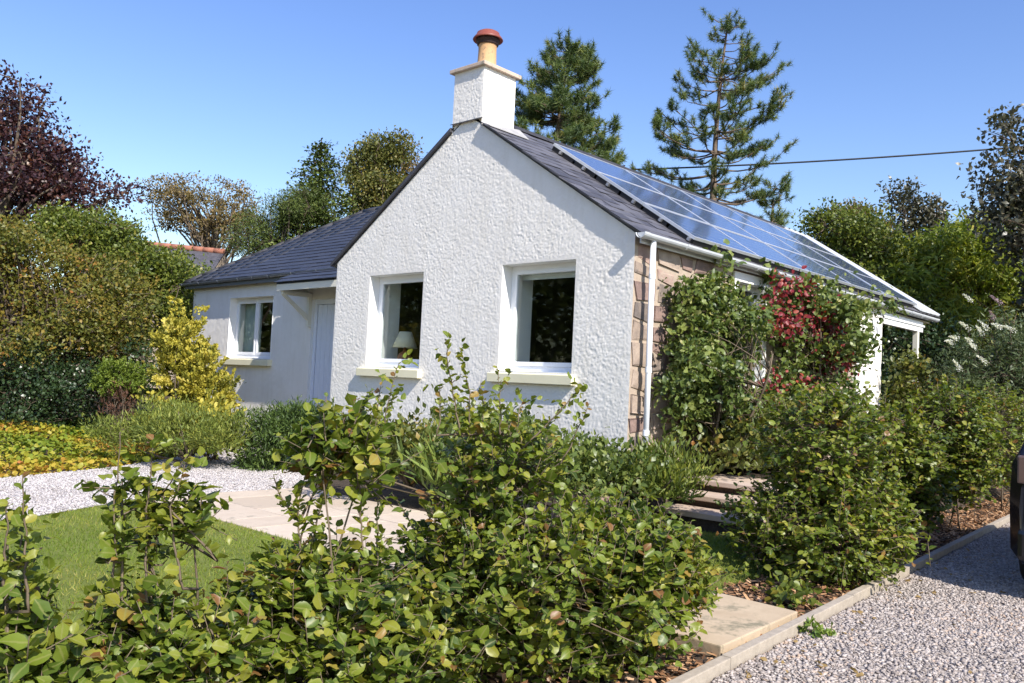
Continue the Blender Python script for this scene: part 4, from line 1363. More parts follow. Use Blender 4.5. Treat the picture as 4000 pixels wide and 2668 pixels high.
# wing roof deck
mb = MB()
HR = HX + (RYW - WEY)
mb.poly([(HX, WEY, WZ), (-5.6, WEY, WZ), (RX - .2, RYW, ZR), (HR, RYW, ZR)])
mb.poly([(HX, WEY, WZ), (HR, RYW, ZR), (HX, 2 * RYW - WEY, WZ)])
mb.poly([(HX, 2 * RYW - WEY, WZ), (HR, RYW, ZR), (RX - .2, RYW, ZR), (-5.6, 2 * RYW - WEY, WZ)])
mb.poly([(HX, WEY, WZ - .03), (HX, WY, WZ - .04), (-5.6, WY, WZ - .04), (-5.6, WEY, WZ - .03)][::-1])
wroof = mb.build("wing_roof", MAT['tile'], COT)
tm = [slate_mesh(.327, .40, .024, rs, "roof_tile") for _ in range(6)]
spots = []
up_ = norm(np.array([0, math.cos(SL), math.sin(SL)])); nw = np.array([0, -math.sin(SL), math.cos(SL)])
g2, tw = .172, .33
nrow = int((RYW - WEY) / math.cos(SL) / g2)
for q in range(nrow + 1):
    s0 = q * g2 - .03
    yq = WEY + s0 * math.cos(SL); zq = WZ + s0 * math.sin(SL)
    xl = HX + max(0, (yq - WEY)) + .02; xr = -5.6 + (yq - WEY) + .15
    x = xl + (.5 if q % 2 else .0) * tw + tw * .45
    first = True
    while x < xr:
        p = np.array([x, yq, zq]) + nw * (.030 + rs.normal() * .0012)
        yv = norm(up_ - nw * .06)
        spots.append(M4(np.array([1.0, 0, 0]), yv, np.cross([1.0, 0, 0], yv), p)); x += tw
place_slates("roof_tile", tm, MAT['tile'], spots, wroof, 300)
# hip and ridge caps
n = 11
for k in range(n):
    t0, t1 = k / n, (k + 1.06) / n
    A = np.array([HX, WEY, WZ]) * (1 - t0) + np.array([HR, RYW, ZR]) * t0; B = np.array([HX, WEY, WZ]) * (1 - t1) + np.array([HR, RYW, ZR]) * t1
    mb = MB(); mb.tube([A + [0, 0, .012], B + [0, 0, .026]], .062, 10); mb.build("hip_tile", MAT['ridgetile'], wroof, True)
for k in range(16):
    x = HR + .44 * k
    if x > RX - .4: break
    mb = MB(); mb.tube([(x, RYW, ZR + .012), (x + .455, RYW, ZR + .02)], .075, 10); mb.build("ridge_tile", MAT['ridgetile'], wroof, True)


def gutter(name, a, b, rad, mat, parent, joints=(), brackets=()):
    a, b = np.array(a, float), np.array(b, float)
    d = norm(b - a); side = norm(np.cross(d, [0, 0, 1.0]))
    n = 9; V, F = [], []
    prof = [(math.cos(math.pi + math.pi * k / (n - 1)), math.sin(math.pi + math.pi * k / (n - 1))) for k in range(n)]
    prof = [(x * rad, z * rad) for x, z in prof] + [(x * (rad - .006), z * (rad - .006)) for x, z in prof[::-1]]
    m = len(prof)
    for p in (a, b):
        for x, z in prof: V.append(p + side * x + np.array([0, 0, z]))
    F = [[k, (k + 1) % m, m + (k + 1) % m, m + k] for k in range(m)] + [list(range(m))[::-1], list(range(m, 2 * m))]
    F += [list(range(n)), [m + k for k in range(n)][::-1]]
    g = MB().add(V, F).build(name, mat, parent)
    L_ = np.linalg.norm(b - a)
    def shell(nm, t, hl, ex):
        ro, ri = rad + ex, rad + .0015
        pr = [(math.cos(math.pi + math.pi * k / 10) * ro, math.sin(math.pi + math.pi * k / 10) * ro) for k in range(11)] + [(math.cos(2 * math.pi - math.pi * k / 10) * ri, math.sin(2 * math.pi - math.pi * k / 10) * ri) for k in range(11)]
        VV = []
        for p in (a + d * (t - hl), a + d * (t + hl)):
            for x, z in pr: VV.append(p + side * x + np.array([0, 0, z + .001]))
        q = len(pr)
        MB().add(VV, [[k, (k + 1) % q, q + (k + 1) % q, q + k] for k in range(q)] + [list(range(q))[::-1], list(range(q, 2 * q))]).build(nm, mat, g)
    for t in joints: shell("gutter_joint", t, .05, .008)
    for t in brackets: shell("gutter_bracket", t, .013, .009)
    return g


gutter("gutter", (.155, -.12, 2.555), (.155, 10.22, 2.50), .058, MAT['gutter'], COT, joints=(.03, 3.0, 6.0, 8.8, 10.3), brackets=(.9, 1.8, 2.7, 3.7, 4.6, 5.5, 6.5, 7.4, 8.3, 9.4))
gutter("gutter", (HX - .05, WEY - .05, 2.655), (-5.74, WEY - .05, 2.685), .05, MAT['dkgutter'], COT, joints=(.03, 2.9, 6.55), brackets=(.8, 1.6, 2.4, 3.5, 4.3, 5.1, 5.9))
mb = MB(); mb.box((HX, WEY - .004, 2.545), (-5.72, WEY + .018, 2.655)); mb.build("fascia", MAT['dkgutter'], COT)
# downpipe at the corner
mb = MB(); mb.tube([(.135, .15, 2.51), (.135, .15, 1.2), (.135, .15, -.05)], .033, 14)
dp = mb.build("downpipe", MAT['pipe'], COT, True)
for z in (2.1, 1.05, .35):
    MB().tube([(.135, .15, z - .03), (.135, .15, z + .03)], .039, 14).build("pipe_collar", MAT['pipe'], dp)

# pale glazed roof over the porch, with white bars running up the slope
MAT['porchsheet'] = mottled('pale_roof_sheet', (.50, .51, .50), (.62, .63, .62), 4, .3, .1, 20, .002)
pt = np.array([RX, 0, zl(RX)])
Lp = (XE - RX) / math.cos(SL)
a_ = pt + SDIR * .12 + SNRM * .045 + np.array([0, 9.32, 0])
mb = MB(); mb.prism([a_, a_ + SDIR * (Lp - .10), a_ + SDIR * (Lp - .10) + SNRM * .012, a_ + SNRM * .012], (0, YEND + .14 - 9.32, 0)); ps = mb.build("porch_roof_sheet", MAT['porchsheet'], roof)
for k in range(5):
    q = a_ + np.array([0, .02 + k * .265, 0]) + SNRM * .013
    mb = MB(); mb.prism([q, q + SDIR * (Lp - .10), q + SDIR * (Lp - .10) + SNRM * .03, q + SNRM * .03], (0, .035, 0)); mb.build("glazing_bar", MAT['upvc'], ps)

# ---- stone side wall
SWIN = (2.35, 3.12, 1.02, 2.32)
mb = MB()
for (a, b, c, d) in [(0, SWIN[0], -.3, ZE), (SWIN[1], 6.45, -.3, ZE), (SWIN[0], SWIN[1], -.3, SWIN[2]), (SWIN[0], SWIN[1], SWIN[3], ZE)]:
    mb.poly([(-.012, a, c), (-.012, b, c), (-.012, b, d), (-.012, a, d)])
stw = mb.build("stone_wall", MAT['stonemortar'], COT)


def stone_block(y0, y1, z0, z1, r, parent, nm="stone", mat=None, x=-.012, out=.019):
    b = r.uniform(.012, .024)
    e = lambda: r.normal() * .006
    w_, h_ = y1 - y0, z1 - z0
    jit = [(r.uniform(0, .16) * w_, r.uniform(0, .20) * h_) for _ in range(4)]
    o = out * r.uniform(.5, 1.25)
    V = [(x, y0, z0), (x, y1, z0), (x, y1, z1), (x, y0, z1)]
    V += [(x + o * .75 + e(), y0 + e() * .4, z0 + e() * .4), (x + o * .75 + e(), y1 + e() * .4, z0 + e() * .4), (x + o * .75 + e(), y1 + e() * .4, z1 + e() * .4), (x + o * .75 + e(), y0 + e() * .4, z1 + e() * .4)]
    V += [(x + o + e() * .5, y0 + b + abs(e()), z0 + b + abs(e())), (x + o + e() * .5, y1 - b - abs(e()), z0 + b + abs(e())), (x + o + e() * .5, y1 - b - abs(e()), z1 - b - abs(e())), (x + o + e() * .5, y0 + b + abs(e()), z1 - b - abs(e()))]
    sg = [(1, 1), (-1, 1), (-1, -1), (1, -1)]
    V = [(a_, b_ + sg[i % 4][0] * jit[i % 4][0], c_ + sg[i % 4][1] * jit[i % 4][1]) for i, (a_, b_, c_) in enumerate(V)]
    V = [(a_, b_ + .11 * (vnoise(np.float64(b_ * 3.1 + 5), np.float64(c_ * 3.7 + 9)) - .5) + .05 * (vnoise(np.float64(b_ * 8 + 2), np.float64(c_ * 8 + 1)) - .5), c_ + .13 * (vnoise(np.float64(b_ * 3.3 + 25), np.float64(c_ * 3.1 + 19)) - .5) + .05 * (vnoise(np.float64(b_ * 8 + 12), np.float64(c_ * 8 + 31)) - .5)) for a_, b_, c_ in V]
    V = [(a_, max(.004, b_), c_) for a_, b_, c_ in V]
    F = []
    for l in (0, 4):
        for k in range(4): F.append([l + k, l + (k + 1) % 4, l + 4 + (k + 1) % 4, l + 4 + k])
    F.append([8, 9, 10, 11])
    return MB().add(V, F).build(nm, mat or MAT['stone'], parent)


rr = np.random.default_rng(8)
z = -.22
while z < 2.50:
    hgt = rr.uniform(.18, .34)
    z1 = min(z + hgt, 2.53)
    y = .02
    while y < 6.40:
        wd = rr.uniform(.20, .62) if y > .03 else rr.uniform(.28, .5)
        y1 = min(y + wd, 6.43)
        if not (y1 > SWIN[0] - .09 and y < SWIN[1] + .09 and z1 > SWIN[2] - .1 and z < SWIN[3] + .13):
            if hgt > .23 and rr.random() < .5 and wd < .36:
                zm = z + hgt * rr.uniform(.4, .6)
                stone_block(y + .006, y1 - .006, z + .006, zm - .008, rr, stw); stone_block(y + .009, y1 - .009, zm + .008, z1 - .006, rr, stw)
            else:
                stone_block(y + .006, y1 - .006, z + .006, z1 - .006, rr, stw)
        y = y1
    z = z1
    if z1 >= 2.53: break
# side window (white painted margins, white frame)
mb = MB()
a, b, c, d = SWIN
mb.box((-.008, a - .09, c - .0), (.022, a, d + .12)); mb.box((-.008, b, c - .0), (.022, b + .09, d + .12)); mb.box((-.008, a, d), (.022, b, d + .12)); mb.box((-.008, a - .11, c - .10), (.06, b + .11, c - .0))
mb.build("window_margin", MAT['reveal'], COT)
mb = MB(); x = -.12
mb.box((x - .05, a, c), (x, a + .07, d)); mb.box((x - .05, b - .07, c), (x, b, d)); mb.box((x - .05, a + .07, d - .07), (x, b - .07, d)); mb.box((x - .05, a + .07, c), (x, b - .07, c + .08)); mb.box((x - .05, a + .07, 1.66), (x, b - .07, 1.71))
sw_ = mb.build("window", MAT['upvc'], COT, bevel=.004)
mb = MB(); mb.box((x - .03, a + .07, c + .08), (x - .026, b - .07, 1.66)); mb.build("pane", MAT['glass'], sw_)
mb = MB(); mb.box((x - .03, a + .07, 1.71), (x - .026, b - .07, d - .07)); mb.build("pane", MAT['glass'], sw_)
mb = MB()
mb.box((-.25, a - .004, c), (-.008, a - .001, d)); mb.box((-.25, b + .001, c), (-.008, b + .004, d)); mb.box((-.25, a, d + .001), (-.008, b, d + .004)); mb.box((-.25, a, c - .004), (-.008, b, c - .001))
mb.box((-.30, a - .004, c - .004), (-.25, b + .004, d + .004))
mb.build("window_reveal", MAT['reveal'], COT)
# white rendered end of the side wall and the porch
harl_sheet(6.45, 7.62, -.3, 2.50, [], .05, .012, lambda u, v, d_: np.stack([.03 + d_, u, v], 1), "white_wall", MAT['harl'], COT)
mb = MB(); mb.box((-2.0, 7.58, -.3), (.028, 7.62, 2.50)); mb.box((-.02, 6.45, -.3), (.028, 6.47, 2.5)); mb.build("porch_wall", MAT['render'], COT)
mb = MB(); mb.box((-2.05, 7.62, -.3), (-2.0, YEND, 2.45)); mb.build("porch_shade_wall", MAT['porchshade'], COT)  # invented wall, coloured dark for the gloom of the open porch
mb = MB(); mb.box((-2.0, 7.63, 2.42), (.0, YEND, 2.45)); mb.build("porch_ceiling", MAT['creamwood'], COT)
mb = MB(); mb.box((-.03, 7.64, 2.20), (.055, 9.75, 2.40)); mb.box((-.035, 7.64, 2.30), (.075, 9.80, 2.335)); mb.build("porch_beam", MAT['reveal'], COT, bevel=.004)
mb = MB(); mb.box((.055, -.0, 2.46), (.072, YEND, 2.575)); mb.build("fascia", MAT['gutter'], COT)
mb = MB(); mb.box((-.045, 9.46, -.3), (.05, 9.555, 2.20)); mb.build("porch_post", MAT['creamwood'], COT, bevel=.006)
mb = MB(); mb.box((-2.0, 7.62, -.14), (.2, YEND + .2, -.08)); mb.build("porch_floor", MAT['step'], COT)

# ---- front door and its canopy
a, b, c, d = DOOR
mb = MB()
mb.box((a - .003, WY - .006, c), (a + .0, WY + .16, d)); mb.box((b, WY - .006, c), (b + .003, WY + .16, d)); mb.box((a, WY - .006, d), (b, WY + .16, d + .003))
mb.build("door_reveal", MAT['reveal'], COT)
mb = MB(); y = WY + .05
mb.box((a, y, c), (a + .08, y + .08, d)); mb.box((b - .08, y, c), (b, y + .08, d)); mb.box((a + .08, y, d - .08), (b - .08, y + .08, d)); mb.box((a + .08, y, c), (b - .08, y + .08, c + .06))
dr = mb.build("door", MAT['doorwhite'], COT, bevel=.004)
for k in range(6):
    x0 = a + .085 + k * (b - a - .17) / 6
    mb = MB(); mb.box((x0 + .004, y + .02, c + .065), (x0 + (b - a - .17) / 6 - .004, y + .06, d - .085)); mb.build("door_board", MAT['doorwhite'], dr, bevel=.008)
mb = MB(); mb.tube([(b - .15, y - .035, .62), (b - .27, y - .035, .62)], .011, 8); mb.tube([(b - .15, y + .02, .62), (b - .15, y - .035, .62)], .011, 8); mb.build("door_handle", MAT['chrome'], dr, True)
mb = MB(); mb.box((a + .09, y + .062, c + .06), (b - .09, y + .066, d - .08)); mb.build("door_back", MAT['black'], dr)
# canopy
CA0, CA1, CY = -7.88, -5.95, .33
cano = MB(); cano.prism([(CA0, WY - .002, 2.74), (CA0, CY, 2.415), (CA0, CY, 2.39), (CA0, WY - .002, 2.715)], (CA1 - CA0, 0, 0))
cano = cano.build("door_canopy", MAT['tile'], COT)
ct = [slate_mesh(.30, .30, .013, rs, "canopy_tile") for _ in range(3)]
cs = math.atan2(.325, WY - CY)
upc = np.array([0, math.cos(cs), math.sin(cs)]); nc_ = np.array([0, -math.sin(cs), math.cos(cs)])
for q in range(3):
    for k in range(6):
        x = CA0 + .13 + .30 * k - (.15 if q % 2 else 0)
        if x > CA1 + .05: continue
        p = np.array([x, CY - .035, 2.415 - .016]) + upc * (.215 * q) + nc_ * .016
        yv = norm(upc - nc_ * .05)
        o = bpy.data.objects.new("canopy_tile", ct[(q + k) % 3])
        if not len(ct[(q + k) % 3].materials): ct[(q + k) % 3].materials.append(MAT['tile'])
        COL.objects.link(o); o.parent = cano
        m = M4(np.array([1.0, 0, 0]), yv, np.cross([1.0, 0, 0], yv), p - origin(cano)); o.matrix_basis = Matrix(m.tolist())
mb = MB(); mb.box((CA0 + .01, CY + .0, 2.275), (CA1 - .01, CY + .03, 2.388)); mb.prism([(CA1 - .035, CY + .03, 2.29), (CA1 - .035, CY + .03, 2.388), (CA1 - .035, WY - .02, 2.70), (CA1 - .035, WY - .02, 2.29)][::-1], (.03, 0, 0)); mb.prism([(CA0 + .01, CY + .03, 2.29), (CA0 + .01, CY + .03, 2.388), (CA0 + .01, WY - .02, 2.70), (CA0 + .01, WY - .02, 2.29)][::-1], (.03, 0, 0))
mb.build("canopy_board", MAT['creamwood'], cano, bevel=.004)
for xx in (CA0 + .08, CA1 - .14):
    mb = MB(); mb.box((xx, WY - .075, 1.68), (xx + .075, WY - .002, 2.29)); mb.box((xx, CY + .05, 2.215), (xx + .075, WY - .076, 2.288))
    # diagonal brace
    mb.prism([(xx + .012, WY - .076, 1.80), (xx + .012, WY - .076, 1.90), (xx + .012, CY + .13, 2.215), (xx + .012, CY + .05, 2.215)], (.05, 0, 0))
    mb.build("bracket", MAT['creamwood'], cano, bevel=0)

# ---- solar panels on the right slope
PY0, PH, NR = 1.10, .925, 3
PW = [1.70, 1.60, 1.62, 1.62, 1.62]
cell_uv = None
ptop = np.array([-2.29, 0, zl(-2.29)]) + SNRM * .128
pm = {}


def panel_parts(w_):
    if w_ in pm: return pm[w_]
    h = PH - .012; w2 = w_ - .014; t = .038; fr = .022
    def bx(x0, x1, y0, y1, z0, z1): return (x0, y0, z0), (x1, y1, z1)
    f = MB()
    f.box(*bx(0, w2, 0, fr, -t, 0)); f.box(*bx(0, w2, h - fr, h, -t, 0)); f.box(*bx(0, fr, fr, h - fr, -t, 0)); f.box(*bx(w2 - fr, w2, fr, h - fr, -t, 0))
    fm = bpy.data.meshes.new("panel_frame"); fm.from_pydata(np.vstack(f.V).tolist(), [], f.F); fm.materials.append(MAT['panelframe']); fm.update()
    cm = bpy.data.meshes.new("cell_sheet"); cm.from_pydata([(fr, fr, -.005), (w2 - fr, fr, -.005), (w2 - fr, h - fr, -.005), (fr, h - fr, -.005), (fr, fr, -.03), (w2 - fr, fr, -.03), (w2 - fr, h - fr, -.03), (fr, h - fr, -.03)], [], [(0, 1, 2, 3), (7, 6, 5, 4)])
    uv = cm.uv_layers.new(name="UVMap")
    for i, c in enumerate([(0, 0), (1, 0), (1, 1), (0, 1)] * 2): uv.data[i].uv = c
    cm.materials.append(MAT['cells']); cm.update()
    pm[w_] = (fm, cm)
    return pm[w_]


rown = ["top", "middle", "bottom"]
coln = ["first from the chimney", "second from the chimney", "third from the chimney", "fourth from the chimney", "farthest from the chimney"]
for rrow in range(NR):
    y = PY0
    for c, w_ in enumerate(PW):
        fm, cm = panel_parts(w_)
        p = ptop + SDIR * (PH * (rrow + 1)) + np.array([0, y, 0]) + SNRM * rs.normal() * .002
        t = bpy.data.objects.new("solar_panel", None); COL.objects.link(t)
        tag(t, f"blue solar panel in the {rown[rrow]} row on the slate roof, {coln[c]}", "solar panel", "solar panels on the slate roof")
        # x along +Y, y up the slope, z outwards
        xv, yv = np.array([0, 1.0, 0]), -SDIR
        zv = np.cross(xv, yv)
        if zv[2] < 0:            # flip to keep a right-handed frame that faces the sky
            xv = -xv; p = p + np.array([0, w_ - .014, 0]); zv = np.cross(xv, yv)
        t.matrix_basis = Matrix(M4(xv, yv, zv, p).tolist())
        for n_, me in (("panel_frame", fm), ("cell_sheet", cm)):
            o = bpy.data.objects.new(n_, me); COL.objects.link(o); o.parent = t
        y += w_
PYE = PY0 + sum(PW)
for k in range(6):      # rails under the array, on hooks
    s = .22 + .5 * k
    q = ptop + SDIR * s - SNRM * .063
    mb = MB(); a_ = q + np.array([0, PY0 - .03, 0])
    mb.prism([a_ - SDIR * .02 - SNRM * .02, a_ + SDIR * .02 - SNRM * .02, a_ + SDIR * .02 + SNRM * .02, a_ - SDIR * .02 + SNRM * .02], (0, PYE - PY0 + .04, 0))
    mb.build("mounting_rail", MAT['rail'], roof)
# black strips set in as the shadow of the gap under the array edge
L0 = 0.0; k = 0
for L0, L1 in [(.02, .47), (.51, .93), (.97, 1.42), (1.46, 1.85), (1.89, 2.32), (2.36, 2.76)]:
    a_ = ptop + SDIR * L0 - SNRM * .04 + np.array([0, PY0 + .01, 0])
    mb = MB(); mb.prism([a_, a_ + SDIR * (L1 - L0), a_ + SDIR * (L1 - L0) - SNRM * .088, a_ - SNRM * .088], (0, .012, 0)); mb.build("gap_shadow_strip", MAT['black'], roof)
for k in range(8):
    a_ = ptop + SDIR * 2.755 - SNRM * .04 + np.array([0, PY0 + .03 + k * 1.0, 0])
    mb = MB(); mb.prism([a_, a_ + np.array([0, .97, 0]), a_ + np.array([0, .97, 0]) - SNRM * .10, a_ - SNRM * .10], SDIR * .012); mb.build("gap_shadow_strip", MAT['black'], roof)

# ------------------------------------------------------------------ paving, steps, low wall
pav = bpy.data.objects.new("paving", None); COL.objects.link(pav); pav["kind"] = "structure"; pav.location = (-1, -3, -.52)
pr = np.random.default_rng(31)
y = -3.93
rows = [.60, .66, .68]
for j, hgt in enumerate(rows):
    x = -3.22
    while x < 1.62:
        wd = float(pr.choice([.45, .6, .75, .9])); x1 = min(x + wd, 1.66)
        if x1 - x > .15:
            z = -.53 + .018 + pr.normal() * .002
            b = MB(); b.box((x + .005, y + .005, z - .05), (x1 - .005, y + hgt - .005, z)); b.build("paving_slab", MAT['paver'], pav, bevel=.006)
        x = x1
    y += hgt
x = -3.1
sl = thing("path_slab", "broad sandstone slab bridging the mulch bed beside the drive kerb", "stone slab", (2.55, -2.75, -.69))
MB().prism([(1.95, -3.30, -.70), (3.04, -3.36, -.70), (2.985, -2.22, -.70), (1.95, -2.16, -.70)], (0, 0, .085)).build("slab", MAT['slab'], sl, bevel=.008)
st = thing("garden_steps", "pinkish stone steps with dark open risers beside the beech hedge", "steps", (1.1, .0, -.5))
for (x0, x1, y0, y1, z) in [(.62, 1.62, -.33, .20, -.36), (.55, 1.55, .05, .62, -.24), (.45, 1.5, .45, 1.3, -.12)]:
    MB().box((x0, y0, z - .055), (x1, y1, z)).build("tread", MAT['step'], st, bevel=.008)
    MB().box((x0 + .02, y0 + .06, z - .20), (x1 - .02, y0 + .12, z - .057)).build("riser", MAT['soil'], st)
lw = thing("low_wall", "low dry stone wall along the front of the planted bed", "wall", (-.6, -1.2, -.53))
x = -1.5; k = 0
while x < .62:
    wd = float(pr.uniform(.28, .55)); x1 = min(x + wd, .66)
    for z0, z1 in ((-.56, -.37), (-.36, -.20)):
        MB().box((x + .008, -1.34 + pr.uniform(-.02, .02), z0), (x1 - .008, -1.06, z1 + pr.uniform(-.01, .01))).build("stone", MAT['stone'], lw, bevel=.02)
    x = x1

# ------------------------------------------------------------------ trees behind
LB = LOBES
broadleaf("copper_beech", "purple leaved copper beech tree rising above the bronze shrub", "tree", LB['copper_beech'] + [(-18.2, -3.2, 4.2, 1.5, 1.4)], MAT['copper'], 22000, 0.11, (-17.3, -2.4, -.2), cl=22, spread=.24, seed=41, limbs=60, bias=.45, trunk_r=.22)
broadleaf("golden_shrub", "large bronze and olive leaved shrub left of the side wing", "shrub", LB['golden'], MAT['golden'], 44000, 0.07, (-10.0, -2.7, -.3), tmpl=DIAM, cl=30, spread=0.16, seed=42, limbs=40, stems=5, trunk_r=.07, up=.35)
broadleaf("evergreen_shrub", "dark evergreen shrub in the shade under the bronze shrub", "shrub", LB['rhodo'], MAT['rhodo'], 26000, .062, (-10.2, -3.0, -.3), cl=20, spread=.14, seed=43, limbs=30, stems=6, trunk_r=.05)
broadleaf("green_tree", "mid green tree behind the bronze shrub beside the wing corner", "tree", LB['greentree'], MAT['green'], 26000, 0.085, (-13.6, .4, -.3), cl=24, spread=.2, seed=44, limbs=30, trunk_r=.12)
broadleaf("brown_tree", "flat topped brown tree with bare spreading limbs", "tree", LB['brownflat'], MAT['brownleaf'], 11500, 0.12, (-30.2, 10.6, 1.0), cl=16, spread=.22, seed=45, limbs=70, trunk_r=.22, bias=.7, bark='palebark')
broadleaf("low_conifer", "spreading dark green conifer between brown tree and spire", "conifer", LB['lowconifer'], MAT['conifer'], 22000, 0.13, (-23.6, 9.8, 1.0), tmpl=LANCE, cl=14, spread=0.28, seed=46, limbs=30)
spruce("spruce_tree", "pointed dark green spruce behind the wing roof", (-23.3, 11.5, 1.0), (-23.18, 11.36, 10.15), 3.3, 47, MAT['conifer'], 30000)
broadleaf("oak_tree", "olive green oak behind the ridge of the wing", "tree", LB['oak'] + [(-26.3, 16.7, 8.6, 1.7, .9)], MAT['oakleaf'], 24000, 0.15, (-26.2, 16.7, 1.5), cl=16, spread=.3, seed=48, limbs=50, trunk_r=.25)
broadleaf("brown_oak", "brownish tree close to the left verge of the gable", "tree", LB['browntree'] + [(-26.6, 19.0, 8.4, 1.4, 1.2)], MAT['brownleaf'], 9000, 0.15, (-26.8, 18.8, 1.5), cl=16, spread=.3, seed=49, limbs=40, trunk_r=.2)
broadleaf("screen_shrub", "loose green bush growing in front of the neighbouring roof", "shrub", [(-15.19, 1.55, 2.14, 0.75, 0.64), (-14.56, 2.09, 2.77, 0.59, 0.48), (-14.96, 1.7, 3.14, 0.54, 0.45), (-15.43, 1.28, 2.98, 0.64, 0.48), (-14.37, 2.26, 3.05, 0.34, 0.3), (-14.72, 2.0, 1.95, 0.64, 0.64)], MAT['green'], 12000, .10, (-15.0, 3.6, -.2), cl=20, spread=.2, seed=50, limbs=30, trunk_r=.08, stems=3)
pine("pine_tree", "dense dark pine behind the chimney", (-12.1, 13.9, .3), (-12.1, 13.27, 11.75), 1.0, 51, n_whorl=24, start=.42, dens=1.9, tuft=.23, nneed=78, shape=lambda f: float(np.interp(f, [.3, .70, .76, .82, .90, .96, 1], [2.1, 2.0, 1.6, 1.0, .98, .80, .5])))
pine("pine_tree", "tall open pine with bare trunk showing above the solar panels", (-9.25, 19.1, .6), (-9.32, 18.45, 13.75), 1.0, 52, n_whorl=14, start=.50, dens=1.5, tuft=.22, nneed=74, shape=lambda f: float(np.interp(f, [.5, .54, .61, .68, .79, .895, .945, 1], [2.0, 2.2, 2.85, 2.35, 2.2, 1.55, .95, .35])))
pine("pine_sapling", "small bushy pine peeping over the far end of the ridge", (-8.5, 21.0, .8), (-8.6, 20.9, 7.9), .95, 53, n_whorl=9, start=.5, dens=1.2, tuft=.22, nneed=70, shape=lambda f: .9 - .5 * f + .1)
broadleaf("laurel_shrub", "rounded bright green shrub behind the far end of the roof", "shrub", LB['rshrub'] + [(-2.5, 13.2, 3.2, 1.6, 1.4)], MAT['green'], 30000, 0.095, (-2.4, 13.3, .2), cl=24, spread=.2, seed=54, limbs=30)
broadleaf("brown_shrub", "brown topped bush showing over the bright green shrub", "shrub", LB['rshrubbrown'] + [(-3.8, 15.9, 5.2, .9, .6)], MAT['brownleaf'], 5000, 0.1, (-3.8, 15.9, .3), cl=14, spread=.2, seed=55, limbs=24)
broadleaf("bamboo_clump", "tall feathery yellow green bamboo beyond the porch", "bamboo", LB['bamboo'] + [(-.6, 15, 1.6, 1.8, 1.2), (1.6, 16.4, 3.6, 1.4, 1.4), (2.6, 17.0, 3.2, 1.3, 1.6)], MAT['bamboo'], 52000, 0.24, (-.6, 14.9, .2), tmpl=LANCE, cl=26, spread=.26, seed=56, limbs=60, stems=12, trunk_r=.035, up=.2, droop=.35, bias=.5, bark='palebark')
broadleaf("dark_tree", "slim dark tree with two uneven tops beyond the bamboo", "tree", LB['darka'] + [(-2.1, 17.5, 4.2, .8, .9)], MAT['darkleaf'], 12000, 0.12, (-2.1, 17.4, .5), cl=16, spread=.18, seed=57, limbs=50, trunk_r=.12, bias=.4)
broadleaf("dark_tree", "tall dark purplish tree cut by the right picture edge", "tree", LB['darkb'] + [(1.8, 12.9, 4.2, 1.1, 1.2)], MAT['darkleaf'], 11000, .13, (1.6, 12.8, .0), cl=18, spread=.19, seed=58, limbs=60, trunk_r=.14, bias=.45)
broadleaf("porch_shrub", "dark leafy bush in the shade behind the porch", "shrub", LB['porchdark'] + [(.8, 13.4, 1.3, 1.0, 1.1), (1.8, 13.2, 1.2, 1.0, 1.2), (2.8, 13.0, 1.2, 1.0, 1.3)], MAT['rhodo'], 16000, 0.1, (-.4, 12.6, 0), cl=20, spread=.18, seed=59, limbs=24, stems=4, trunk_r=.06)

# far treeline closing the horizon; tall unseen stretch added to darken window reflections
r = np.random.default_rng(60)
ang = np.concatenate([r.uniform(-1.45, -.60, 9000), r.uniform(-.60, .35, 9000), r.uniform(-2.5, -1.45, 30000)])
dd = r.uniform(46, 60, len(ang))
px_ = CAM_C[0] + np.sin(ang) * dd; py_ = CAM_C[1] + np.cos(ang) * dd
gz_ = height(px_, py_)
hh = np.where(ang < -1.45, 10.0, 1.6 + 4.4 * vnoise(ang * 14 + 50, ang * 0 + 2)) * r.random(len(ang)) ** .7
P = np.stack([px_, py_, gz_ + hh], 1)
o = foliage_obj("treeline", [scatter(DIAM, P, norm(r.normal(size=P.shape)), norm(np.array([.3, -.5, .6]) + r.normal(size=P.shape) * .5), r.uniform(.35, .8, len(P)), np.clip(r.normal(.4, .2, len(P)), 0, 1))], MAT['green'], None, True)
# ------------------------------------------------------------------ neighbour's roof, cable
nb = thing("neighbour_house", "neighbouring house with slate roof and red ridge tiles behind the shrubs", "house", (-27.6, 9.6, .6))
A, B = np.array([-29.8, 5.6, 5.78]), np.array([-26.0, 9.05, 5.36]); B[2] = 5.50
dn = norm(np.cross(B - A, [0, 0, 1.0])) * 1.0
dn = dn if dn @ (CAM_C - A) > 0 else -dn
e0 = A + dn * 2.6 - np.array([0, 0, 2.0]); e1 = B + dn * 2.6 - np.array([0, 0, 2.0]); f0 = A - dn * 2.6 - np.array([0, 0, 2.0]); f1 = B - dn * 2.6 - np.array([0, 0, 2.0])
mb = MB(); mb.poly([e0, e1, B, A]); mb.poly([A, B, f1, f0]); nr = mb.build("roof", MAT['slate'], nb)
mb = MB(); z0 = np.array([0, 0, -3.6])
s_ = .95
w0, w1, w2, w3 = [p * 1.0 for p in (A + dn * 2.4, B + dn * 2.4, B - dn * 2.4, A - dn * 2.4)]
for p in (w0, w1, w2, w3): p[2] = 3.66
for p, q in ((w0, w1), (w1, w2), (w2, w3), (w3, w0)): mb.poly([p, q, q + z0, p + z0])
mb.poly([w1 + [0, 0, 0], B - [0, 0, .06], w2]); mb.poly([w0, A - [0, 0, .06], w3])
mb.build("wall", MAT['stonemortar'], nb)
MAT['redridge'] = mottled('red_ridge_clay', (.26, .10, .065), (.38, .17, .11), 6, .8, .3, 30, .004)
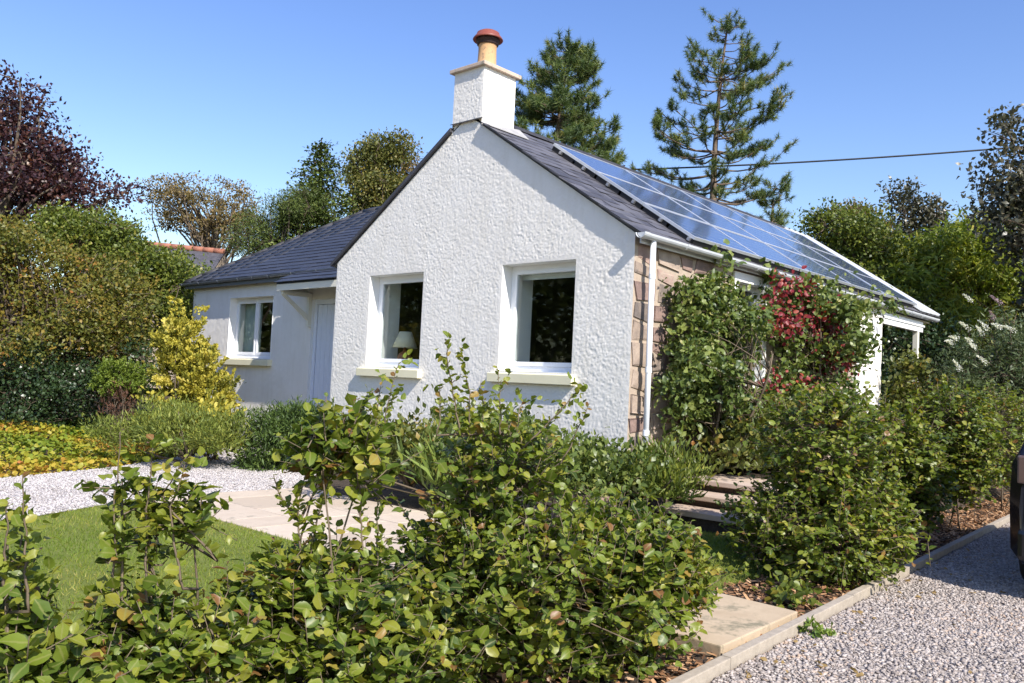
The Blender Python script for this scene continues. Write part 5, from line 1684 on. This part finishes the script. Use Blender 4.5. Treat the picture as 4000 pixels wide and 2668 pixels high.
for k in range(12):
    p, q = A + (B - A) * k / 12, A + (B - A) * (k + .98) / 12
    MB().tube([p + [0, 0, .02], q + [0, 0, .03]], .12, 8).build("ridge_tile", MAT['redridge'], nr, True)
a_, b_ = np.array([-15.39, 17.27, 9.12]), np.array([6.5, 31.6, 11.2])
t = np.linspace(0, 1, 40)[:, None]
MB().tube(a_ * (1 - t) + b_ * t + np.array([0, 0, -1.0]) * (4 * t * (1 - t)) * .35, .032, 6).build("overhead_cable", MAT['black'], None, True)
tag(bpy.data.objects["overhead_cable"], "thin black overhead cable crossing the sky beside the tall pine", "cable")

# ------------------------------------------------------------------ left border planting
spray_shrub("golden_conifer", "bright yellow conifer in front of the wing wall", "conifer", LB['yconif'], MAT['yellow'], 27000, .048, (-6.55, -1.8, -.45), seed=61, dirup=.8, cl=75, spread=.03, bias=.7, frond=.22, bud=3, stems=14)
spray_shrub("yellow_shrub", "low yellow shrub at the foot of the golden conifer", "shrub", LB['yellowlow'] + [(-5.95, -1.75, 0, .4, .3)], MAT['yellow'], 1800, .075, (-5.9, -1.75, -.45), seed=62, cl=14, spread=.05)
spray_shrub("dwarf_conifer", "bright green dwarf conifer with flat cushions in the shade", "conifer", LB['dwarfgreen'], MAT['lime'], 10000, .034, (-8.15, -2.15, -.4), seed=63, cl=50, spread=.03, up=.9, dirup=.3, frond=.12, bud=2)
spray_shrub("red_twig_shrub", "small shrub of dull red twigs below the dwarf conifer", "shrub", LB['redstem'], MAT['redstem'], 500, .08, (-7.95, -2.25, -.4), tmpl=LANCE, seed=64, dirup=1.0, cl=8, stems=20)
spray_shrub("feathery_shrub", "fine feathery olive green shrub beside the gravel path", "shrub", LB['finegreen'] + [(-6.3, -2.7, -.1, .5, .25)], MAT['fine'], 14000, 0.065, (-5.6, -2.25, -.45), seed=65, tmpl=LANCE, dirup=.9, cl=14, spread=.05)
spray_shrub("juniper", "spreading dark green juniper by the front door", "juniper", LB['juniper'] + [(-4.6, -.5, -.1, .5, .35), (-5.3, -.7, -.05, .5, .35)], MAT['juniper'], 22000, 0.085, (-5.0, -1.05, -.5), seed=66, tmpl=LANCE, dirup=.35, cl=14, spread=.055, up=.8)
# groundcover
r = np.random.default_rng(67)
n = 26000
gx = r.uniform(-13, -5, n); gy = r.uniform(-6.6, .5, n)
d = left_dist(gx, gy) + .12 * (vnoise(gx * 3, gy * 3) - .5)
k = (d > .03) & (d < 4.2)
gx, gy, d = gx[k], gy[k], d[k]
gz = height(gx, gy) + r.uniform(.02, .13, len(gx)) * (.4 + .9 * vnoise(gx * 2.2, gy * 2.2)) * np.clip(d / .25, .3, 1)
gp = np.stack([gx, gy, gz], 1)
tone = np.clip(.50 + .9 * (vnoise(gx * .9 + 4, gy * .9) - .5) - .10 * (d - 1.0) + r.normal(0, .12, len(gx)), 0, 1)
o = foliage_obj("groundcover", [scatter(LEAF[1], gp, norm(r.normal(size=gp.shape) * [1, 1, .4]), np.array([0, 0, 1.0]) + r.normal(size=gp.shape) * .5, r.uniform(.045, .085, len(gp)), tone)], MAT['cover'], None, True)

# ------------------------------------------------------------------ bed in front of the gable, climbers
spray_shrub("hebe_shrub", "soft green leafy shrub under the larger gable window", "shrub", LB['bedshrub'][:2] + [(.1, -1.0, .05, .55, .3)], MAT['climb'], 4200, .075, (.3, -1.1, -.3), tmpl=DIAM, seed=71, cl=14, spread=.07, bias=.6)
spray_shrub("grassy_shrub", "fine leaved green clump at the foot of the downpipe", "shrub", LB['bedshrub'][2:3] + [(.75, -.45, .0, .4, .3)], MAT['green'], 3200, .09, (.85, -.6, -.2), tmpl=LANCE, seed=72, cl=14, spread=.07, dirup=1.2)
spray_shrub("olive_shrub", "olive and bronze bush below the smaller gable window", "shrub", LB['bedshrub2'][:2] + [(-1.7, -1.2, .2, .6, .3)], MAT['bronzemix'], 4200, .075, (-1.7, -1.6, -.35), tmpl=DIAM, seed=73, cl=14, spread=.08, bias=.6)
spray_shrub("bed_shrub", "small green bush in the middle of the gable bed", "shrub", LB['bedshrub2'][2:] + [LB['bedshrub'][3], (-.7, -1.0, .15, .5, .3)], MAT['climb'], 3600, .07, (-.9, -1.15, -.3), tmpl=DIAM, seed=74, cl=14, spread=.08)
spray_shrub("strap_leaf_plant", "tuft of arching strap leaves on the low wall", "plant", [(-1.15, -1.75, -.15, .3, .16)], MAT['iris'], 260, .34, (-1.15, -1.7, -.5), tmpl=(LANCE[0] * [1, .45, 1.6], LANCE[1]), seed=75, cl=10, dirup=1.4, stems=2)
spray_shrub("iris_plant", "clump of pale green strap leaves against the stone wall", "plant", [(.55, 1.75, .15, .3, .14)], MAT['iris'], 320, .42, (.55, 1.75, -.12), tmpl=(LANCE[0] * [1, .4, 1.4], LANCE[1]), seed=76, cl=10, dirup=1.8, stems=2)
broadleaf("wall_climber", "green climbing shrub trained up the stone wall beside the downpipe", "climber", LB['climber'], MAT['climb'], 9000, .085, (.25, 1.3, -.12), tmpl=(LEAF[1][0] * [1, .68, 1.3], LEAF[1][1]), cl=10, spread=.09, seed=77, limbs=26, stems=5, trunk_r=.03, sx=.28, bias=.5, bark='palebark')
cr = broadleaf("virginia_creeper", "climbing creeper with green and crimson leaves under the gutter", "climber", LB['creeper'] + [(.28, 6.0, 2.3, .6, .10)], MAT['climb'], 8000, .078, (.25, 4.0, -.12), tmpl=LEAF[0], cl=10, spread=.09, seed=78, limbs=60, stems=4, trunk_r=.025, sx=.3, bias=.5, bark='palebark')
r = np.random.default_rng(79)
P, O = lobe_points(LB['redlobes'], 1700, .3, r, .45)
k = np.argsort(r.random(len(P)))
P = P + r.normal(size=P.shape) * np.array([.06, .13, .09])
foliage_obj("crimson_leaves", [scatter(LEAF[0], P, norm(O + r.normal(size=P.shape) * .6 - [0, 0, .3]), np.array([.7, -.3, .5]) + r.normal(size=P.shape) * .45, .066 * r.uniform(.6, 1.2, len(P)), r.random(len(P)))], MAT['red'], cr, True)
# tendrils over the gutter
P = np.concatenate([np.array([.2, y0, 2.5]) + r.normal(size=(m, 3)) * s for y0, m, s in ((1.6, 40, .1), (2.9, 30, .08), (5.1, 60, .13), (6.9, 50, .16))])
foliage_obj("tendrils", [scatter(LEAF[1], P, norm(r.normal(size=P.shape) + [.3, 0, .2]), np.array([.5, -.3, .7]) + r.normal(size=P.shape) * .5, .09 * r.uniform(.6, 1.2, len(P)), np.clip(r.normal(.5, .2, len(P)), 0, 1))], MAT['climb'], cr, True)
broadleaf("border_shrub", "mixed olive green shrub at the foot of the crimson creeper", "shrub", LB['lowshrub'], MAT['bronzemix'], 11000, 0.075, (.6, 3.3, -.12), tmpl=LEAF[4], cl=12, spread=.11, seed=80, limbs=40, stems=6, trunk_r=.02, sx=.4, bias=.5)
broadleaf("porch_bush", "leafy bush with bronze tips between porch post and white wall", "shrub", [(.40, 7.75, 1.25, .26, .50), (.42, 7.85, .6, .42, .55), (.55, 9.9, .7, .45, .6), (.5, 9.0, .3, .45, .4)], MAT['bronzemix'], 5200, .085, (.55, 8.2, -.12), tmpl=LEAF[4], cl=12, spread=.12, seed=81, limbs=40, stems=6, trunk_r=.02, bias=.5)
bd = broadleaf("buddleia", "grey green buddleia bush carrying white flower spikes", "shrub", LB['budd'] + [(2.3, 9.3, 1.5, .8, .9), (2.7, 8.6, 1.0, .7, .7)], MAT['budd'], 15000, 0.12, (1.9, 8.5, -.5), tmpl=LANCE, cl=18, spread=.16, seed=82, limbs=40, stems=6, trunk_r=.04, bias=.55)
FL = [(1.59, 7.12, 2.49), (1.56, 7.12, 2.04), (1.43, 7.01, 1.88), (1.59, 7.16, 1.83), (1.37, 6.95, 1.81), (1.86, 7.38, 2.21), (1.93, 7.46, 2.09), (1.72, 7.27, 1.97), (1.79, 7.33, 2.05), (1.46, 7.07, 1.38), (1.77, 7.35, 1.5), (1.95, 7.45, 2.46), (2.1, 7.62, 2.05), (1.64, 7.21, 1.74)]
for i, p in enumerate(FL):
    n = 150; L_ = r.uniform(.16, .27)
    d = norm(np.array([-.5, -.35, .6]) + r.normal(size=3) * .22)
    t = r.random(n)
    P = np.array(p) + d * (t * L_)[:, None] - np.array([0, 0, .10]) * (t[:, None] ** 2) * .5 + norm(r.normal(size=(n, 3))) * (.040 * (1.05 - t))[:, None]
    foliage_obj("flower_spike", [scatter(DIAM, P, norm(r.normal(size=(n, 3))), r.normal(size=(n, 3)), np.full(n, .022), r.random(n))], MAT['lilac'] if i in (5, 11) else MAT['petal'], bd)
    if i in (5, 11): bpy.data.objects[-1] if False else None

# ------------------------------------------------------------------ beech hedge beside the drive
HG = "young beech plants in the hedge beside the drive"
S1 = [((2.31, -6.79, -0.02), (2.3, -6.81, 0.2), (2.29, -6.84, 0.44)), ((2.24, -6.86, 0.05), (2.25, -6.87, 0.32))]
S2 = [((2.11, -6.42, -0.12), (2.1, -6.45, 0.17), (2.12, -6.46, 0.56)), ((2.21, -6.34, -0.08), (2.2, -6.36, 0.26), (2.22, -6.37, 0.57)), ((2.4, -6.16, 0.09), (2.31, -6.27, 0.23), (2.24, -6.33, 0.34), (2.32, -6.27, 0.49)), ((2.31, -6.25, -0.02), (2.28, -6.29, 0.26), (2.33, -6.26, 0.47))]
S3 = [((2.18, -5.61, -0.1), (2.16, -5.65, 0.25), (2.24, -5.6, 0.7)), ((2.18, -5.61, -0.04), (2.24, -5.58, 0.32), (2.32, -5.53, 0.66)), ((2.37, -5.44, -0.09), (2.37, -5.46, 0.21), (2.35, -5.5, 0.58)), ((2.42, -5.39, -0.02), (2.41, -5.41, 0.17), (2.42, -5.42, 0.51)), ((2.16, -5.64, 0.16), (2.11, -5.7, 0.29), (2.09, -5.72, 0.39))]
S4 = [((2.16, -4.65, 0.54), (2.12, -4.7, 0.77), (2.09, -4.75, 1.03)), ((2.18, -4.62, 0.54), (2.19, -4.63, 0.77), (2.17, -4.67, 1.04)), ((1.85, -4.92, 0.28), (1.86, -4.93, 0.61), (1.92, -4.9, 0.91)), ((2.31, -4.51, 0.55), (2.31, -4.52, 0.71), (2.29, -4.55, 0.91)), ((2.05, -4.74, 0.53), (2.07, -4.75, 0.79)), ((2.36, -4.46, 0.5), (2.38, -4.46, 0.74)), ((2.42, -4.41, 0.5), (2.54, -4.31, 0.65), (2.64, -4.22, 0.8)), ((2.55, -4.27, 0.42), (2.63, -4.22, 0.61), (2.66, -4.2, 0.73)), ((3.02, -3.8, -0.14), (3.16, -3.68, -0.15), (3.26, -3.58, -0.14)), ((3.04, -3.78, -0.23), (3.12, -3.7, -0.32), (3.17, -3.65, -0.34)), ((1.8, -4.96, 0.25), (1.82, -4.96, 0.51), (1.85, -4.95, 0.8)), ((2.24, -4.57, 0.54), (2.23, -4.6, 0.82))]
hb = lambda x, y: (x, y, float(height(x, y)))
hedge_plant("beech plant at the left end of the hedge with one upright shoot", LB['h1'] + [(2.25, -6.7, -.42, .3, .25), (2.0, -7.0, -.4, .3, .28)], 430, .067, S1, hb(2.2, -6.78), 91, HG)
hedge_plant("beech plant in front of the lawn with four tall bare-stemmed shoots", LB['h2'] + [(2.2, -6.3, -.45, .32, .25)], 600, .066, S2, hb(2.2, -6.3), 92, HG)
hedge_plant("beech plant in front of the paving with bronze leafy tops", LB['h3'] + LB['h3top'] + [(2.3, -5.5, -.5, .4, .22)], 960, .066, S3, hb(2.25, -5.55), 93, HG)
hedge_plant("broad beech plant filling the middle with shoots reaching the window sills", LB['h4'], 2500, .061, S4, hb(2.35, -4.1), 94, HG)
hedge_plant("rounded beech plant between the stone slab and the parked car", LB['h5'], 1700, .056, [((2.5, -.8, .7), (2.48, -.8, 1.0)), ((2.75, -.55, .6), (2.78, -.5, .95)), ((2.25, -1.0, .6), (2.2, -1.0, .85))], hb(2.48, -.8), 95, HG)
hedge_plant("beech plant behind the rounded one in front of the porch post", LB['h6'], 900, .060, [((2.35, 1.25, .55), (2.33, 1.25, 1.0)), ((2.2, 1.1, .5), (2.15, 1.05, .85))], hb(2.4, 1.3), 96, HG)
hedge_plant("beech plant partly shaded by the car, second from the far end", LB['h7'], 900, .060, [((2.3, 3.4, .8), (2.3, 3.4, 1.2))], hb(2.35, 3.45), 97, HG)
hedge_plant("beech plant at the far end of the hedge below the buddleia", LB['h8'] + [(2.2, 7.3, .3, .5, .7)], 700, .060, [], hb(2.3, 5.9), 98, HG, parts=150)
# bronze twigs of the third plant that stand clear of the rest
spray_shrub("beech_sprout", "low green sprout of leaves on the mulch beside the slab", "plant", [(2.72, -1.75, -.60, .22, .07)], MAT['green'], 160, .06, hb(2.72, -1.75), tmpl=LEAF[0], seed=99, cl=6, spread=.05, stems=5)
spray_shrub("weed", "small fresh green weed growing in the gravel against the kerb", "weed", [(edge_x(-2.35) + .13, -2.42, -.66, .09, .035)], MAT['weed'], 60, .05, (edge_x(-2.35) + .13, -2.42, -.68), tmpl=LEAF[2], seed=100, cl=5, spread=.015, stems=3)

# ------------------------------------------------------------------ parked car (only its rear corner is in view)
CARX0, CARX1, CARY0, CARY1, CZ = 3.74, 5.52, -.15, 4.15, -.67
car = thing("parked_car", "dark parked car seen by its rear corner at the picture edge", "car", (4.67, 2.0, CZ))


def car_section(y, wv, zb, zt, tum, rnd_=.06):
    """closed loop of a cross section at y: half width, bottom, shoulder and roof"""
    c = (CARX0 + CARX1) / 2
    zs, zr = zt
    pts = []
    prof = [(wv * .90, zb), (wv * .985, zb + .10), (wv, (zb + zs) * .55), (wv * .985, zs - .05), (wv * .955, zs), (wv * .955 - tum * .55, zs + (zr - zs) * .55), (wv * .955 - tum, zr - .06), (wv * .955 - tum - .10, zr - .01), (wv * .3, zr + .015)]
    for x, z in prof: pts.append((c - x, y, CZ + z))
    for x, z in prof[::-1]: pts.append((c + x, y, CZ + z))
    return pts


hw = (CARX1 - CARX0) / 2
secs = [(-.15, hw * .88, .36, (.92, .97), .02), (-.10, hw * .97, .28, (1.10, 1.18), .05), (.02, hw * .985, .25, (1.13, 1.46), .15), (.22, hw, .23, (1.13, 1.82), .24), (.75, hw, .22, (1.12, 1.92), .25), (2.0, hw, .22, (1.11, 1.93), .25), (2.75, hw, .22, (1.10, 1.80), .25), (3.35, hw * .99, .22, (1.06, 1.13), .06), (3.95, hw * .95, .24, (.95, 1.0), .04), (4.20, hw * .82, .34, (.72, .76), .03)]
V, F = [], []
for s in secs: V += car_section(*s)
m = 18
for i in range(len(secs) - 1):
    for k in range(m):
        F.append([i * m + k, i * m + (k + 1) % m, (i + 1) * m + (k + 1) % m, (i + 1) * m + k])
F.append(list(range(m))); F.append([(len(secs) - 1) * m + k for k in range(m)][::-1])
mb = MB().add(V, [f[::-1] for f in F])
body = mb.build("body", MAT['pcar'], car, True)
c = (CARX0 + CARX1) / 2
mb = MB()      # rear window
mb.add([(c - .60, -.035, CZ + 1.22), (c + .60, -.035, CZ + 1.22), (c + .50, .200, CZ + 1.74), (c - .50, .200, CZ + 1.74)], [[0, 1, 2, 3]])
mb.build("rear_window", MAT['carglass'], body)
for sx in (-1, 1):
    mb = MB(); x = lambda q: c + sx * q
    mb.add([(x(hw * .962 + .004), .55, CZ + 1.17), (x(hw * .962 + .004), 1.60, CZ + 1.17), (x(hw * .955 - .155), 1.55, CZ + 1.62), (x(hw * .955 - .155), .80, CZ + 1.62)], [[0, 1, 2, 3]])
    mb.add([(x(hw * .962 + .004), 1.66, CZ + 1.17), (x(hw * .962 + .004), 2.95, CZ + 1.17), (x(hw * .955 - .165), 2.45, CZ + 1.62), (x(hw * .955 - .155), 1.62, CZ + 1.62)], [[0, 1, 2, 3]])
    mb.build("side_window", MAT['carglass'], body)
    mb = MB(); mb.box((x(hw * .90), -.165, CZ + .90), (x(hw * .66), -.08, CZ + 1.12)); mb.build("tail_light", MAT['brownlens'], body, bevel=.015)
    for yw in (.62, 3.30):
        mb = MB(); xo = x(hw - .005); xi = x(hw - .21)
        mb.tube([(xi, yw, CZ + .315), (x(hw - .19), yw, CZ + .315), (x(hw - .03), yw, CZ + .315), (xo, yw, CZ + .315)], [.29, .315, .315, .29], 28)
        wl = mb.build("wheel", MAT['rubber'], car, True)
        mb = MB(); mb.tube([(x(hw - .02), yw, CZ + .315), (x(hw + .008), yw, CZ + .315)], .20, 20); mb.build("rim", MAT['chrome'], wl)
mb = MB(); mb.box((CARX0 + .10, -.20, CZ + .30), (CARX1 - .10, -.10, CZ + .55)); mb.build("rear_bumper", MAT['pcar'], body, bevel=.04)
